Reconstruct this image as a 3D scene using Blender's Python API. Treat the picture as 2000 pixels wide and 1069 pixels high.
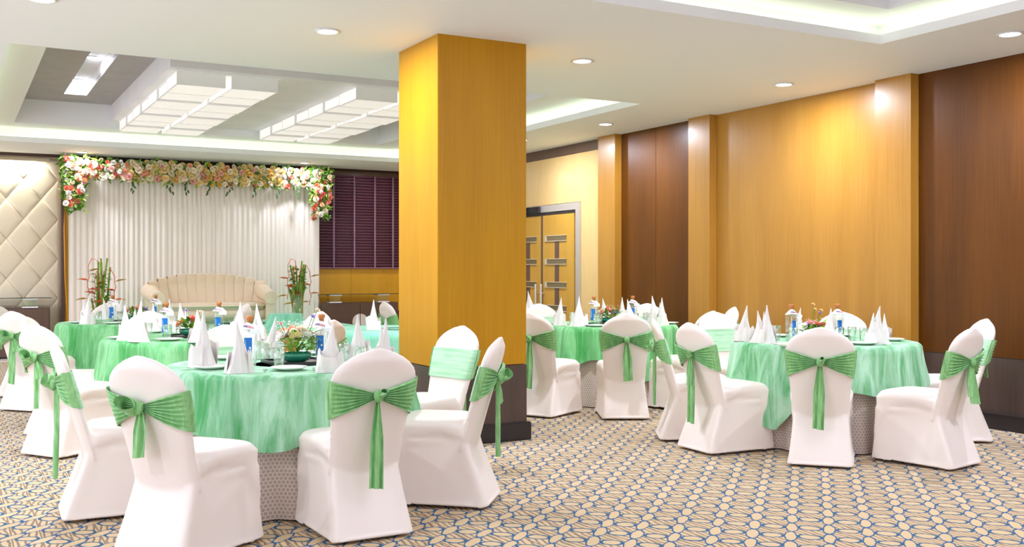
import bpy, bmesh, math, random
from mathutils import Vector, Matrix, noise
for o in list(bpy.data.objects): bpy.data.objects.remove(o)
S = bpy.context.scene; COL = S.collection
PI = math.pi; sin = math.sin; cos = math.cos; R = math.radians
# ------------------------------------------------------------------ camera
cam = bpy.data.cameras.new('camera'); camo = bpy.data.objects.new('camera', cam); COL.objects.link(camo)
cam.sensor_width = 36.0; cam.sensor_fit = 'HORIZONTAL'
cam.lens = 36.0*1997/2000; cam.shift_y = -(534.5-527.7)/2000
camo.location = (0, 0, 1.33); camo.rotation_euler = (R(90), 0, R(-28.74))
cam.clip_start = 0.05; cam.clip_end = 100
S.camera = camo
# ------------------------------------------------------------------ look
S.view_settings.view_transform = 'Standard'; S.view_settings.look = 'None'
S.view_settings.gamma = 1.0; S.view_settings.use_curve_mapping = False
S.view_settings.exposure = 0.25
S.cycles.diffuse_bounces = 6; S.cycles.glossy_bounces = 4; S.cycles.transmission_bounces = 6
S.cycles.transparent_max_bounces = 16; S.cycles.max_bounces = 12
W = bpy.data.worlds.new('world'); S.world = W; W.use_nodes = True
W.node_tree.nodes['Background'].inputs[0].default_value = (0.9, 0.95, 1, 1)
W.node_tree.nodes['Background'].inputs[1].default_value = 1.0
L_FRONT = 92; L_LEFT = 235; L_DOWN = 52; E_FIX = 0.46; E_COVE = 3.2; FILL_COL = (0.70, 0.79, 1.0); LAMP = (0.79, 0.85, 1.0)
FL = -0.03           # floor level
ZC = 3.145           # soffit
XW, YB, XL, YR = 7.855, 17.9, -3.6, -3.6

def area(name, loc, rot, sx, sy, power, color=(1, 1, 1)):
    l = bpy.data.lights.new(name, 'AREA'); l.shape = 'RECTANGLE'; l.size = sx; l.size_y = sy
    l.energy = power; l.color = color
    o = bpy.data.objects.new(name, l); COL.objects.link(o); o.location = loc; o.rotation_euler = rot
    return o
# fill lamps added out of view, behind the camera and along the left wall
area('window_daylight', (2.2, YR+0.12, 1.6), (R(90), 0, 0), 8.6, 2.4, L_FRONT, FILL_COL)
area('window_daylight', (XL+0.12, 7.0, 1.6), (R(90), 0, R(-90)), 15.0, 2.4, L_LEFT, FILL_COL)

# ------------------------------------------------------------------ materials
def lin(c):
    return tuple(((x/255)/12.92 if x/255 <= 0.04045 else ((x/255+0.055)/1.055)**2.4) for x in c)
def new_mat(name):
    m = bpy.data.materials.new(name); m.use_nodes = True
    return m, m.node_tree, m.node_tree.nodes['Principled BSDF']
def flat(name, rgb, rough=0.5, metal=0.0, coat=0.0, sheen=0.0, emit=None, es=0, var=0.0, scale=8.0, bump=0.0, bscale=60.0, sub=0.0):
    m, t, b = new_mat(name); c = lin(rgb)
    b.inputs['Base Color'].default_value = (*c, 1); b.inputs['Roughness'].default_value = rough
    b.inputs['Metallic'].default_value = metal; b.inputs['Coat Weight'].default_value = coat
    b.inputs['Sheen Weight'].default_value = sheen
    if emit: b.inputs['Emission Color'].default_value = (*lin(emit), 1); b.inputs['Emission Strength'].default_value = es
    tc = t.nodes.new('ShaderNodeTexCoord')
    if var > 0:
        n = t.nodes.new('ShaderNodeTexNoise'); n.inputs['Scale'].default_value = scale; n.inputs['Detail'].default_value = 4
        t.links.new(tc.outputs['Object'], n.inputs['Vector'])
        r = t.nodes.new('ShaderNodeValToRGB'); r.color_ramp.elements[0].position = 0.3; r.color_ramp.elements[1].position = 0.7
        r.color_ramp.elements[0].color = (*[x*(1-var) for x in c], 1); r.color_ramp.elements[1].color = (*[min(1, x*(1+var)) for x in c], 1)
        t.links.new(n.outputs['Fac'], r.inputs['Fac']); t.links.new(r.outputs['Color'], b.inputs['Base Color'])
    if bump > 0:
        n = t.nodes.new('ShaderNodeTexNoise'); n.inputs['Scale'].default_value = bscale; n.inputs['Detail'].default_value = 3
        t.links.new(tc.outputs['Object'], n.inputs['Vector'])
        bp = t.nodes.new('ShaderNodeBump'); bp.inputs['Strength'].default_value = bump; bp.inputs['Distance'].default_value = 0.004
        t.links.new(n.outputs['Fac'], bp.inputs['Height']); t.links.new(bp.outputs['Normal'], b.inputs['Normal'])
    return m
def wood(name, ca, cb, rough=0.3, coat=0.25, grain=1.0, big=0.5, spec=0.5):
    """veneer with fine vertical grain and soft broad figure"""
    m, t, b = new_mat(name); N = t.nodes; L = t.links
    tc = N.new('ShaderNodeTexCoord'); mp = N.new('ShaderNodeMapping'); L.new(tc.outputs['Object'], mp.inputs['Vector'])
    mp.inputs['Scale'].default_value = (70, 70, 1.6)
    n = N.new('ShaderNodeTexNoise'); n.inputs['Scale'].default_value = 1.0; n.inputs['Detail'].default_value = 5; n.inputs['Roughness'].default_value = 0.65
    L.new(mp.outputs['Vector'], n.inputs['Vector'])
    mp2 = N.new('ShaderNodeMapping'); L.new(tc.outputs['Object'], mp2.inputs['Vector']); mp2.inputs['Scale'].default_value = (3.2, 3.2, 0.55)
    n2 = N.new('ShaderNodeTexNoise'); n2.inputs['Scale'].default_value = 1.0; n2.inputs['Detail'].default_value = 3
    L.new(mp2.outputs['Vector'], n2.inputs['Vector'])
    mx = N.new('ShaderNodeMix'); mx.data_type = 'FLOAT'; mx.inputs[0].default_value = big
    L.new(n.outputs['Fac'], mx.inputs[2]); L.new(n2.outputs['Fac'], mx.inputs[3])
    r = N.new('ShaderNodeValToRGB'); e = r.color_ramp.elements; e[0].position = 0.32; e[1].position = 0.68
    e[0].color = (*lin(ca), 1); e[1].color = (*lin(cb), 1)
    L.new(mx.outputs[0], r.inputs['Fac']); L.new(r.outputs['Color'], b.inputs['Base Color'])
    b.inputs['Roughness'].default_value = rough; b.inputs['Coat Weight'].default_value = coat; b.inputs['Coat Roughness'].default_value = 0.15; b.inputs['Specular IOR Level'].default_value = spec
    bp = N.new('ShaderNodeBump'); bp.inputs['Strength'].default_value = 0.05*grain; bp.inputs['Distance'].default_value = 0.002
    L.new(n.outputs['Fac'], bp.inputs['Height']); L.new(bp.outputs['Normal'], b.inputs['Normal'])
    return m
def velvet(name, ca, cb, sheen=0.25, stretch=(9, 9, 1.3)):
    m, t, b = new_mat(name); N = t.nodes; L = t.links
    tc = N.new('ShaderNodeTexCoord'); mp = N.new('ShaderNodeMapping'); L.new(tc.outputs['Object'], mp.inputs['Vector'])
    mp.inputs['Scale'].default_value = stretch
    n = N.new('ShaderNodeTexNoise'); n.inputs['Scale'].default_value = 1.0; n.inputs['Detail'].default_value = 6; n.inputs['Roughness'].default_value = 0.6; n.inputs['Distortion'].default_value = 0.6
    L.new(mp.outputs['Vector'], n.inputs['Vector'])
    r = N.new('ShaderNodeValToRGB'); e = r.color_ramp.elements; e[0].position = 0.36; e[1].position = 0.62
    e[0].color = (*lin(ca), 1); e[1].color = (*lin(cb), 1)
    L.new(n.outputs['Fac'], r.inputs['Fac']); L.new(r.outputs['Color'], b.inputs['Base Color'])
    b.inputs['Roughness'].default_value = 0.75; b.inputs['Sheen Weight'].default_value = sheen; b.inputs['Sheen Roughness'].default_value = 0.35
    b.inputs['Sheen Tint'].default_value = (0.85, 1, 0.88, 1)
    bp = N.new('ShaderNodeBump'); bp.inputs['Strength'].default_value = 0.15; bp.inputs['Distance'].default_value = 0.004
    L.new(n.outputs['Fac'], bp.inputs['Height']); L.new(bp.outputs['Normal'], b.inputs['Normal'])
    return m
def glass(name, tint=(0.97, 1, 0.98), fac=0.15, rough=0.02):
    m = bpy.data.materials.new(name); m.use_nodes = True; t = m.node_tree; N = t.nodes; L = t.links
    N.remove(N['Principled BSDF']); out = N['Material Output']
    tr = N.new('ShaderNodeBsdfTransparent'); tr.inputs[0].default_value = (*tint, 1)
    gl = N.new('ShaderNodeBsdfGlossy'); gl.inputs['Roughness'].default_value = rough; gl.inputs[0].default_value = (1, 1, 1, 1)
    lw = N.new('ShaderNodeLayerWeight'); lw.inputs[0].default_value = 0.35
    mt = N.new('ShaderNodeMath'); mt.operation = 'MULTIPLY_ADD'; mt.inputs[1].default_value = 0.75; mt.inputs[2].default_value = fac*0.5
    L.new(lw.outputs['Facing'], mt.inputs[0])
    mx = N.new('ShaderNodeMixShader'); L.new(mt.outputs[0], mx.inputs[0]); L.new(tr.outputs[0], mx.inputs[1]); L.new(gl.outputs[0], mx.inputs[2])
    L.new(mx.outputs[0], out.inputs['Surface'])
    return m
def math_node(t, op, a, b=None, c=None):
    n = t.nodes.new('ShaderNodeMath'); n.operation = op
    for i, v in enumerate((a, b, c)):
        if v is None: continue
        if isinstance(v, (int, float)): n.inputs[i].default_value = v
        else: t.links.new(v, n.inputs[i])
    return n.outputs[0]
def carpet_mat():
    m, t, b = new_mat('patterned_carpet'); N = t.nodes; L = t.links; M = lambda op, a, b=None, c=None: math_node(t, op, a, b, c)
    tc = N.new('ShaderNodeTexCoord'); sp = N.new('ShaderNodeSeparateXYZ'); L.new(tc.outputs['Object'], sp.inputs[0])
    x, y = sp.outputs[0], sp.outputs[1]
    nz = N.new('ShaderNodeTexNoise'); nz.inputs['Scale'].default_value = 9.0; nz.inputs['Detail'].default_value = 2; L.new(tc.outputs['Object'], nz.inputs['Vector'])
    nw = M('SUBTRACT', nz.outputs['Fac'], 0.5)
    p = 0.19; k = 1/(p*math.sqrt(2))
    u = M('ADD', M('MULTIPLY', M('ADD', x, y), k), M('MULTIPLY', nw, 0.24)); v = M('ADD', M('MULTIPLY', M('SUBTRACT', y, x), k), M('MULTIPLY', nw, 0.16))
    fu = M('SUBTRACT', M('FRACT', u), 0.5); fv = M('SUBTRACT', M('FRACT', v), 0.5); fv2 = M('SUBTRACT', M('FRACT', M('ADD', v, 0.5)), 0.5)
    def ring(a, ra, c, rc, w):
        d = M('SQRT', M('ADD', M('POWER', M('ABSOLUTE', M('DIVIDE', a, ra)), 2), M('POWER', M('ABSOLUTE', M('DIVIDE', c, rc)), 2)))
        e = M('ABSOLUTE', M('SUBTRACT', d, 1.0))
        return M('SUBTRACT', 1.0, M('SMOOTH_MIN', M('DIVIDE', e, w), 1.0, 0.2)), d
    r1, d1 = ring(fu, 0.50, fv, 0.165, 0.13); r2, d2 = ring(fu, 0.225, fv2, 0.30, 0.20)
    thick = M('MULTIPLY', M('GREATER_THAN', M('MAXIMUM', r1, r2), 0.25), 1.0)
    # fine brown lines woven along the length of the room
    lx = M('ADD', M('DIVIDE', x, 0.0337), M('ADD', M('MULTIPLY', M('SINE', M('MULTIPLY', y, 2*PI/0.269)), 0.20), M('MULTIPLY', nw, 1.3)))
    fl = M('ABSOLUTE', M('SUBTRACT', M('FRACT', lx), 0.5)); line = M('LESS_THAN', fl, 0.17)
    lx2 = M('ADD', M('DIVIDE', x, 0.1343), 0.5); line2 = M('LESS_THAN', M('ABSOLUTE', M('SUBTRACT', M('FRACT', lx2), 0.5)), 0.03)
    ln = M('MULTIPLY', M('MAXIMUM', line, line2), M('GREATER_THAN', M('MINIMUM', d1, d2), 0.82))
    nz2 = N.new('ShaderNodeTexNoise'); nz2.inputs['Scale'].default_value = 260; L.new(tc.outputs['Object'], nz2.inputs['Vector'])
    def mix(f, ca, cb):
        n = N.new('ShaderNodeMix'); n.data_type = 'RGBA'
        if isinstance(f, (int, float)): n.inputs[0].default_value = f
        else: L.new(f, n.inputs[0])
        for i, c in ((6, ca), (7, cb)):
            if isinstance(c, tuple): n.inputs[i].default_value = (*c, 1)
            else: L.new(c, n.inputs[i])
        return n.outputs[2]
    base = mix(nz2.outputs['Fac'], lin((190, 163, 122)), lin((212, 187, 147)))
    c1 = mix(M('MULTIPLY', ln, 0.70), base, lin((84, 64, 70)))
    blue = mix(M('LESS_THAN', M('SUBTRACT', r2, r1), 0.0), lin((28, 84, 122)), lin((2, 84, 134)))
    c2 = mix(thick, c1, blue)
    L.new(c2, b.inputs['Base Color']); b.inputs['Roughness'].default_value = 0.95
    bp = N.new('ShaderNodeBump'); bp.inputs['Strength'].default_value = 0.3; bp.inputs['Distance'].default_value = 0.003
    L.new(nz2.outputs['Fac'], bp.inputs['Height']); L.new(bp.outputs['Normal'], b.inputs['Normal'])
    return m
def lace_mat():
    m, t, b = new_mat('honeycomb_lace'); N = t.nodes; L = t.links
    tc = N.new('ShaderNodeTexCoord'); mp = N.new('ShaderNodeMapping'); L.new(tc.outputs['UV'], mp.inputs['Vector'])
    sp = N.new('ShaderNodeSeparateXYZ'); L.new(mp.outputs[0], sp.inputs[0]); M = lambda op, a, b=None, c=None: math_node(t, op, a, b, c)
    def cell(o_):
        gx = M('ABSOLUTE', M('SUBTRACT', M('FRACT', M('ADD', sp.outputs[0], o_)), 0.5))
        gy = M('ABSOLUTE', M('MULTIPLY', M('SUBTRACT', M('FRACT', M('ADD', M('DIVIDE', sp.outputs[1], 1.732), o_)), 0.5), 1.732))
        return M('MAXIMUM', M('ADD', M('MULTIPLY', gx, 0.5), M('MULTIPLY', gy, 0.866)), gx)
    hd = M('MINIMUM', cell(0.0), cell(0.5))
    r = N.new('ShaderNodeValToRGB'); e = r.color_ramp.elements; e[0].position = 0.36; e[1].position = 0.43
    e[1].color = (*lin((236, 224, 214)), 1); e[0].color = (*lin((196, 178, 168)), 1)
    L.new(hd, r.inputs['Fac']); L.new(r.outputs['Color'], b.inputs['Base Color'])
    b.inputs['Roughness'].default_value = 0.7
    bp = N.new('ShaderNodeBump'); bp.inputs['Strength'].default_value = 0.5; bp.inputs['Distance'].default_value = 0.006; 
    L.new(r.outputs['Color'], bp.inputs['Height']); L.new(bp.outputs['Normal'], b.inputs['Normal'])
    return m
MT = {}
MT['carpet'] = carpet_mat(); MT['lace'] = lace_mat()
MT['ceiling'] = flat('ceiling_paint', (243, 243, 246), 0.6); MT['panel'] = flat('panel_paint', (240, 238, 242), 0.6, var=0.04, scale=2)
MT['tray'] = flat('grey_tray_paint', (176, 170, 172), 0.55, var=0.08, scale=3)
MT['wall'] = flat('plain_wall', (222, 212, 198), 0.7)
MT['gold'] = wood('golden_veneer', (164, 112, 34), (186, 134, 54), 0.36, 0.12); MT['gold2'] = wood('olive_gold_veneer', (180, 124, 10), (200, 144, 20), 0.38, 0.0, spec=.3)
MT['gold_pale'] = wood('pale_golden_veneer', (206, 168, 104), (222, 188, 128), 0.4)
MT['gold_rear'] = wood('amber_veneer', (214, 150, 20), (232, 174, 40), 0.35)
MT['walnut'] = wood('walnut_veneer', (76, 40, 2), (104, 58, 5), 0.36, 0.0, spec=.28)
MT['dado'] = wood('dark_dado_veneer', (62, 46, 42), (88, 68, 60), 0.35)
MT['skirt'] = flat('black_skirting', (42, 34, 36), 0.35)
MT['cover'] = flat('white_spandex', (240, 228, 220), 0.55, sheen=0.15, bump=0.05, bscale=25)
MT['sash'] = velvet('green_sash_satin', (118, 178, 108), (152, 206, 140), 0.3, (30, 30, 8))
MT['sashfront'] = velvet('green_sash_sheer', (158, 208, 164), (192, 228, 194), 0.3, (4, 4, 50))  # front band in a paler green than the gathers
MT['velvet'] = velvet('mint_crushed_velvet', (70, 160, 90), (176, 220, 188))
MT['velvet2'] = velvet('green_crushed_velvet', (62, 156, 74), (146, 212, 150))
MT['teal'] = velvet('teal_cloth', (120, 196, 160), (150, 222, 190))
MT['gilt'] = flat('gold_cloth', (196, 150, 60), 0.45, var=0.15)
MT['linen'] = flat('white_linen', (228, 221, 217), 0.8, bump=0.15, bscale=120)
MT['china'] = flat('white_china', (244, 244, 238), 0.15, coat=0.5)
MT['steel'] = flat('polished_steel', (205, 205, 205), 0.2, metal=1.0)
MT['glass'] = glass('clear_glass')
MT['bottle'] = glass('bottle_glass', (0.93, 0.98, 0.95), 0.22)
MT['tealglass'] = flat('teal_glass', (30, 128, 96), 0.1, coat=0.6)
MT['cork'] = flat('copper_cap', (200, 122, 66), 0.35, metal=0.3)
MT['blue'] = flat('blue_label', (10, 112, 196), 0.4)
MT['white'] = flat('white_paper', (246, 244, 246), 0.6)
MT['tagpink'] = flat('tag_pink_print', (214, 120, 130), 0.6); MT['tagpurple'] = flat('tag_purple_print', (92, 66, 130), 0.6)
MT['black'] = flat('black_lacquer', (50, 44, 44), 0.3)
MT['green'] = flat('leaf_green', (92, 138, 44), 0.5, var=0.3, scale=20); MT['lime'] = flat('lime_leaf', (150, 184, 60), 0.5, var=0.2, scale=20)
MT['dkgreen'] = flat('dark_leaf', (62, 92, 40), 0.5, var=0.25, scale=20)
for k, c in dict(peach=(248, 184, 140), cream=(250, 234, 206), yellow=(238, 198, 96), orange=(240, 140, 96), pink=(244, 186, 176), whitef=(252, 248, 240), lilac=(188, 160, 222), coral=(238, 124, 98), butter=(244, 218, 150)).items():
    MT[k] = flat('petal_'+k, c, 0.6, sheen=0.3)
MT['stem'] = flat('bamboo_green', (120, 150, 40), 0.45, var=0.25, scale=15)
MT['bract'] = flat('heliconia_bract', (232, 122, 62), 0.45, var=0.2, scale=12); MT['bracttip'] = flat('heliconia_tip', (196, 150, 50), 0.45)
MT['drape'] = flat('white_drape', (240, 228, 218), 0.7, sheen=0.3)
MT['tuft'] = flat('champagne_leatherette', (236, 220, 192), 0.38, coat=0.15)
MT['frame'] = flat('beige_frame', (196, 178, 150), 0.5)
MT['brown'] = wood('brown_laminate', (82, 58, 46), (104, 76, 62), 0.4)
MT['slat'] = wood('plum_slat', (140, 84, 116), (168, 108, 138), 0.35); MT['tape'] = flat('plum_tape', (150, 112, 132), 0.8)
MT['sofa'] = flat('cream_leather', (234, 212, 184), 0.4, coat=0.1)
MT['lampwhite'] = flat('chandelier_diffuser', (240, 232, 216), 0.5, emit=(244, 240, 244), es=E_FIX)
MT['lampbright'] = flat('chandelier_diffuser_bright', (240, 232, 216), 0.5, emit=(226, 234, 255), es=2.4)  # unseen front chandeliers, emission raised above the rear ones as fill light
MT['lampring'] = flat('lamp_ring', (240, 240, 240), 0.4)
MT['lampglow'] = flat('downlight_glow', (255, 255, 255), 0.5, emit=(255, 252, 248), es=25)
MT['cove'] = flat('cove_strip', (255, 255, 255), 0.5, emit=(232, 250, 200), es=E_COVE)
MT['silver'] = flat('silver_frame', (206, 196, 186), 0.35, metal=0.6)
MT['doorwood'] = wood('door_veneer', (184, 134, 36), (202, 154, 56), 0.35)
MT['darkglass'] = flat('dark_glass', (34, 34, 42), 0.08, coat=0.5)
MT['slot'] = flat('bronze_slot_glass', (128, 112, 80), 0.2, metal=0.4)
MT['marble'] = flat('cream_marble', (224, 214, 202), 0.25, var=0.05)
MT['cable'] = flat('yellow_cable', (222, 150, 30), 0.5)
MT['acbox'] = flat('grey_box', (190, 186, 196), 0.5)

# ------------------------------------------------------------------ mesh helpers
def mesh(name, vs, fs, smooth=False):
    me = bpy.data.meshes.new(name); me.from_pydata([tuple(v) for v in vs], [], fs); me.update()
    if smooth: me.polygons.foreach_set('use_smooth', [True]*len(me.polygons))
    return me
def bm_mesh(name, bm, smooth=False):
    me = bpy.data.meshes.new(name); bm.normal_update(); bm.to_mesh(me); bm.free()
    if smooth: me.polygons.foreach_set('use_smooth', [True]*len(me.polygons))
    return me
def ob(name, me, mat, parent=None, loc=None, rot=None, scale=None):
    o = bpy.data.objects.new(name, me); COL.objects.link(o)
    if mat is not None:
        m = MT[mat]
        if not me.materials: me.materials.append(m)
        elif me.materials[0] != m:
            o.material_slots[0].link = 'OBJECT'; o.material_slots[0].material = m
    if parent: o.parent = parent
    if loc is not None: o.location = loc
    if rot is not None: o.rotation_euler = rot if isinstance(rot, tuple) else (0, 0, rot)
    if scale is not None: o.scale = scale if isinstance(scale, tuple) else (scale,)*3
    return o
def tag(o, label, cat, group=None):
    o['label'] = label; o['category'] = cat
    if group: o['group'] = group
    return o
def empty(name, loc, rz=0, label=None, cat=None, group=None):
    o = bpy.data.objects.new(name, None); o.empty_display_size = 0.1; COL.objects.link(o); o.location = loc; o.rotation_euler = (0, 0, rz)
    if label: tag(o, label, cat, group)
    return o
def struct(o): o['kind'] = 'structure'; return o
class MB:
    def __init__(s): s.v = []; s.f = []
    def add(s, vs, fs):
        n = len(s.v); s.v += [tuple(v) for v in vs]; s.f += [tuple(i+n for i in f) for f in fs]; return s
    def box(s, x0, x1, y0, y1, z0, z1):
        return s.add([(x0,y0,z0),(x1,y0,z0),(x1,y1,z0),(x0,y1,z0),(x0,y0,z1),(x1,y0,z1),(x1,y1,z1),(x0,y1,z1)],
                     [(0,3,2,1),(4,5,6,7),(0,1,5,4),(1,2,6,5),(2,3,7,6),(3,0,4,7)])
    def lathe(s, prof, n=20, cx=0, cy=0, cap=True):
        vs = [(cx+r*cos(2*PI*i/n), cy+r*sin(2*PI*i/n), z) for r, z in prof for i in range(n)]
        fs = [(j*n+i, j*n+(i+1) % n, (j+1)*n+(i+1) % n, (j+1)*n+i) for j in range(len(prof)-1) for i in range(n)]
        if cap: fs += [tuple(range(n-1, -1, -1)), tuple((len(prof)-1)*n+i for i in range(n))]
        return s.add(vs, fs)
    def tube(s, pts, r, n=6, cap=True):
        pts = [Vector(p) for p in pts]; vs = []; rr = r if isinstance(r, (list, tuple)) else [r]*len(pts)
        for i, p in enumerate(pts):
            d = (pts[min(i+1, len(pts)-1)]-pts[max(i-1, 0)]).normalized()
            a = d.cross(Vector((0, 0, 1)));
            if a.length < 1e-3: a = Vector((1, 0, 0))
            a.normalize(); c = d.cross(a).normalized()
            for k in range(n): vs.append(p+rr[i]*(cos(2*PI*k/n)*a+sin(2*PI*k/n)*c))
        fs = [(j*n+i, j*n+(i+1) % n, (j+1)*n+(i+1) % n, (j+1)*n+i) for j in range(len(pts)-1) for i in range(n)]
        if cap: fs += [tuple(range(n-1, -1, -1)), tuple((len(pts)-1)*n+i for i in range(n))]
        return s.add(vs, fs)
    def grid(s, nu, nv, fn, closed=False):
        vs = [fn(i/(nu-1) if not closed else i/nu, j/(nv-1)) for j in range(nv) for i in range(nu)]
        fs = [(j*nu+i, j*nu+(i+1) % nu, (j+1)*nu+(i+1) % nu, (j+1)*nu+i) for j in range(nv-1) for i in range(nu if closed else nu-1)]
        return s.add(vs, fs)
    def me(s, name, smooth=False): return mesh(name, s.v, s.f, smooth)
def box(name, x0, x1, y0, y1, z0, z1, mat, parent=None, bevel=0.0):
    m = MB().box(x0, x1, y0, y1, z0, z1).me(name)
    if bevel:
        bm = bmesh.new(); bm.from_mesh(m); bmesh.ops.bevel(bm, geom=bm.edges[:], offset=bevel, segments=2, affect='EDGES'); m = bm_mesh(name, bm)
    return ob(name, m, mat, parent)
def lerp_tab(tab, z):
    if z <= tab[0][0]: return tab[0][1]
    for (a, x), (b, y) in zip(tab, tab[1:]):
        if z <= b: t = (z-a)/(b-a); return x+(y-x)*t
    return tab[-1][1]

# ------------------------------------------------------------------ room shell
struct(ob('floor', MB().box(XL, XW+0.3, YR, 16.85, FL-0.1, FL).me('floor'), 'carpet'))
struct(box('trim_1', XL, XW+0.3, 16.85, YB+0.3, FL-0.1, FL+0.012, 'marble'))
def plate(mb, xs, ys, holes, z0, z1):
    for i in range(len(xs)-1):
        for j in range(len(ys)-1):
            cx, cy = (xs[i]+xs[i+1])/2, (ys[j]+ys[j+1])/2
            if any(a < cx < b and c < cy < d for a, b, c, d in holes): continue
            mb.box(xs[i], xs[i+1], ys[j], ys[j+1], z0, z1)
A1, A2 = (0.395, 6.6, 9.11, 16.02), (0.755, 6.04, 10.16, 15.53)
B1, B2 = (0.395, 6.54, -1.0, 5.775), (0.62, 6.36, -0.8, 5.54)
cl = MB()
plate(cl, [XL-.3, .395, 6.54, 6.6, XW+.3], [YR-.3, -1.0, 5.775, 9.11, 16.02, 17.5], [A1, B1], ZC, ZC+0.075)
ceil = struct(ob('ceiling', cl.me('ceiling'), 'ceiling'))
lg = MB(); plate(lg, [XL-.3, .62, .755, 6.04, 6.36, XW+.3], [YR-.3, -0.8, 5.54, 10.16, 15.53, YB+.5], [A2, B2], 3.35, 3.40)
for a, b, c, d in (A2, B2):       # upright faces of the upper tray
    lg.box(a-.03, a, c-.03, d+.03, 3.40, 3.70); lg.box(b, b+.03, c-.03, d+.03, 3.40, 3.70)
    lg.box(a, b, c-.03, c, 3.40, 3.70); lg.box(a, b, d, d+.03, 3.40, 3.70)
ob('upper_ledge', lg.me('upper_ledge'), 'ceiling', ceil)
ty = MB()
plate(ty, [.70, 1.32, 1.60, 6.1], [10.1, 11.6, 14.85, 15.6], [(1.32, 1.60, 11.6, 14.85)], 3.685, 3.74)
ty.box(.55, 6.45, -.9, 5.6, 3.685, 3.74)
ob('tray_ceiling', ty.me('tray_ceiling'), 'tray', ceil)
nb = MB(); nb.box(1.29, 1.32, 11.57, 14.88, 3.74, 3.86).box(1.60, 1.63, 11.57, 14.88, 3.74, 3.86).box(1.32, 1.60, 11.57, 11.6, 3.74, 3.86).box(1.32, 1.6, 14.85, 14.88, 3.74, 3.86).box(1.29, 1.63, 11.57, 14.88, 3.86, 3.89)
ob('light_slot', nb.me('light_slot'), 'ceiling', ceil)
box('dropped_panel', 2.0, 5.45, 11.04, 15.53, 3.45, 3.685, 'panel', ceil)
box('dropped_panel', 2.0, 5.45, -0.2, 4.9, 3.45, 3.685, 'panel', ceil)
cb_ = MB()
for a, b, c, d in (A1, B1):
    g = .22; z0, z1 = ZC+.075, 3.35
    cb_.box(a-g-.02, a-g, c-g, d+g, z0, z1).box(b+g, b+g+.02, c-g, d+g, z0, z1).box(a-g, b+g, c-g-.02, c-g, z0, z1).box(a-g, b+g, d+g, d+g+.02, z0, z1)
ob('cove_back', cb_.me('cove_back'), 'ceiling', ceil)
# cove light strips lying on the soffit behind its lip
def cove(r):
    a, b, c, d = r; g = 0.10
    s = MB(); z = ZC+0.078
    s.box(a-g-.03, a-g, c-g, d+g, z, z+.012).box(b+g, b+g+.03, c-g, d+g, z, z+.012).box(a-g, b+g, c-g-.03, c-g, z, z+.012).box(a-g, b+g, d+g, d+g+.03, z, z+.012)
    return s
tag(ob('cove_light', cove(A1).me('cove_light'), 'cove'), 'pale green cove light strip around the rear ceiling recess', 'cove light')
tag(ob('cove_light', cove(B1).me('cove_light'), 'cove'), 'pale green cove light strip around the front ceiling recess, top right', 'cove light')
# chandeliers: two columns of seven white boxes
def chandelier(x0, y0, y1, label, mt='lampwhite'):
    e = empty('chandelier', ((x0+.55), (y0+y1)/2, 3.45), 0, label, 'chandelier', None)
    L = (y1-y0)/7; mp = MB().box(-.56, .56, (y0-y1)/2-.02, (y1-y0)/2+.02, -.012, 0).me('backplate'); ob('backplate', mp, 'ceiling', e)
    bm = MB()
    for c in (0, 1):
        for k in range(7):
            xa = -.55 + c*.575 + (0.02 if k % 2 else 0); yy = (y0-y1)/2+k*L; dz = -.145 if k % 2 == 0 else -.125
            m = MB().box(xa, xa+.50, yy+.008, yy+L-.008, dz, -.012).me('light_box'); ob('light_box', m, mt, e)
            f = MB()
            f.box(xa-.006, xa+.506, yy+.002, yy+.014, dz-.006, -.012).box(xa-.006, xa+.506, yy+L-.014, yy+L-.002, dz-.006, -.012)
            f.box(xa-.008, xa-.001, yy, yy+L, dz-.006, dz+.006)
            ob('light_box_rim', f.me('light_box_rim'), 'white', e)
    return e
chandelier(2.1, 11.2, 15.42, 'left white box-cluster chandelier under the rear ceiling recess')
chandelier(4.1, 11.2, 15.42, 'right white box-cluster chandelier under the rear ceiling recess, beside the pillar')
chandelier(2.1, 0.1, 4.7, 'left white box-cluster chandelier in the front ceiling recess', 'lampbright')
chandelier(4.1, 0.1, 4.7, 'right white box-cluster chandelier in the front ceiling recess', 'lampbright')
# downlights
ring_me = MB().lathe([(0.075, 0), (0.095, -0.002), (0.1, -0.008), (0.078, -0.012), (0.072, -0.004)], 24, cap=False).me('ring', True)
glow_me = MB().lathe([(0.073, -0.003), (0.073, -0.005)], 24).me('lens')
def downlight(x, y, z, label, power=None, group=None):
    e = empty('downlight', (x, y, z), 0, label, 'downlight', group)
    ob('ring', ring_me, 'lampring', e); ob('lens', glow_me, 'lampglow', e)
    l = bpy.data.lights.new('downlight_beam', 'AREA'); l.shape = 'DISK'; l.size = 0.13; l.energy = power or L_DOWN; l.color = LAMP
    o = bpy.data.objects.new('downlight_beam', l); COL.objects.link(o); o.parent = e; o.location = (0, 0, -0.016)
for x, y, lb in ((2.50, 7.47, 'recessed round downlight in white soffit left of the pillar top'), (4.79, 7.47, 'recessed round downlight in white soffit right of the pillar top'),
                 (7.12, 7.47, 'recessed downlight in soffit above the golden wall panel'), (7.12, 10.57, 'small downlight in soffit above the walnut panels near the doors'),
                 (7.12, 5.04, 'downlight at the far right edge, above the right walnut wall'), (0.53, 7.5, 'downlight cut by the top edge, upper left corner'),
                 (1.76, 16.95, 'downlight above the left corner of the flower garland'), (5.24, 16.84, 'downlight above the right corner of the flower garland'),
                 (6.95, 16.45, 'small downlight above the plum blind beside the pillar')):
    downlight(x, y, ZC, lb, L_DOWN*(.35 if y > 16 else 1))
downlight(1.46, 13.05, 3.86, 'near downlight in the slot of the grey tray ceiling', L_DOWN*0.1)
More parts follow.
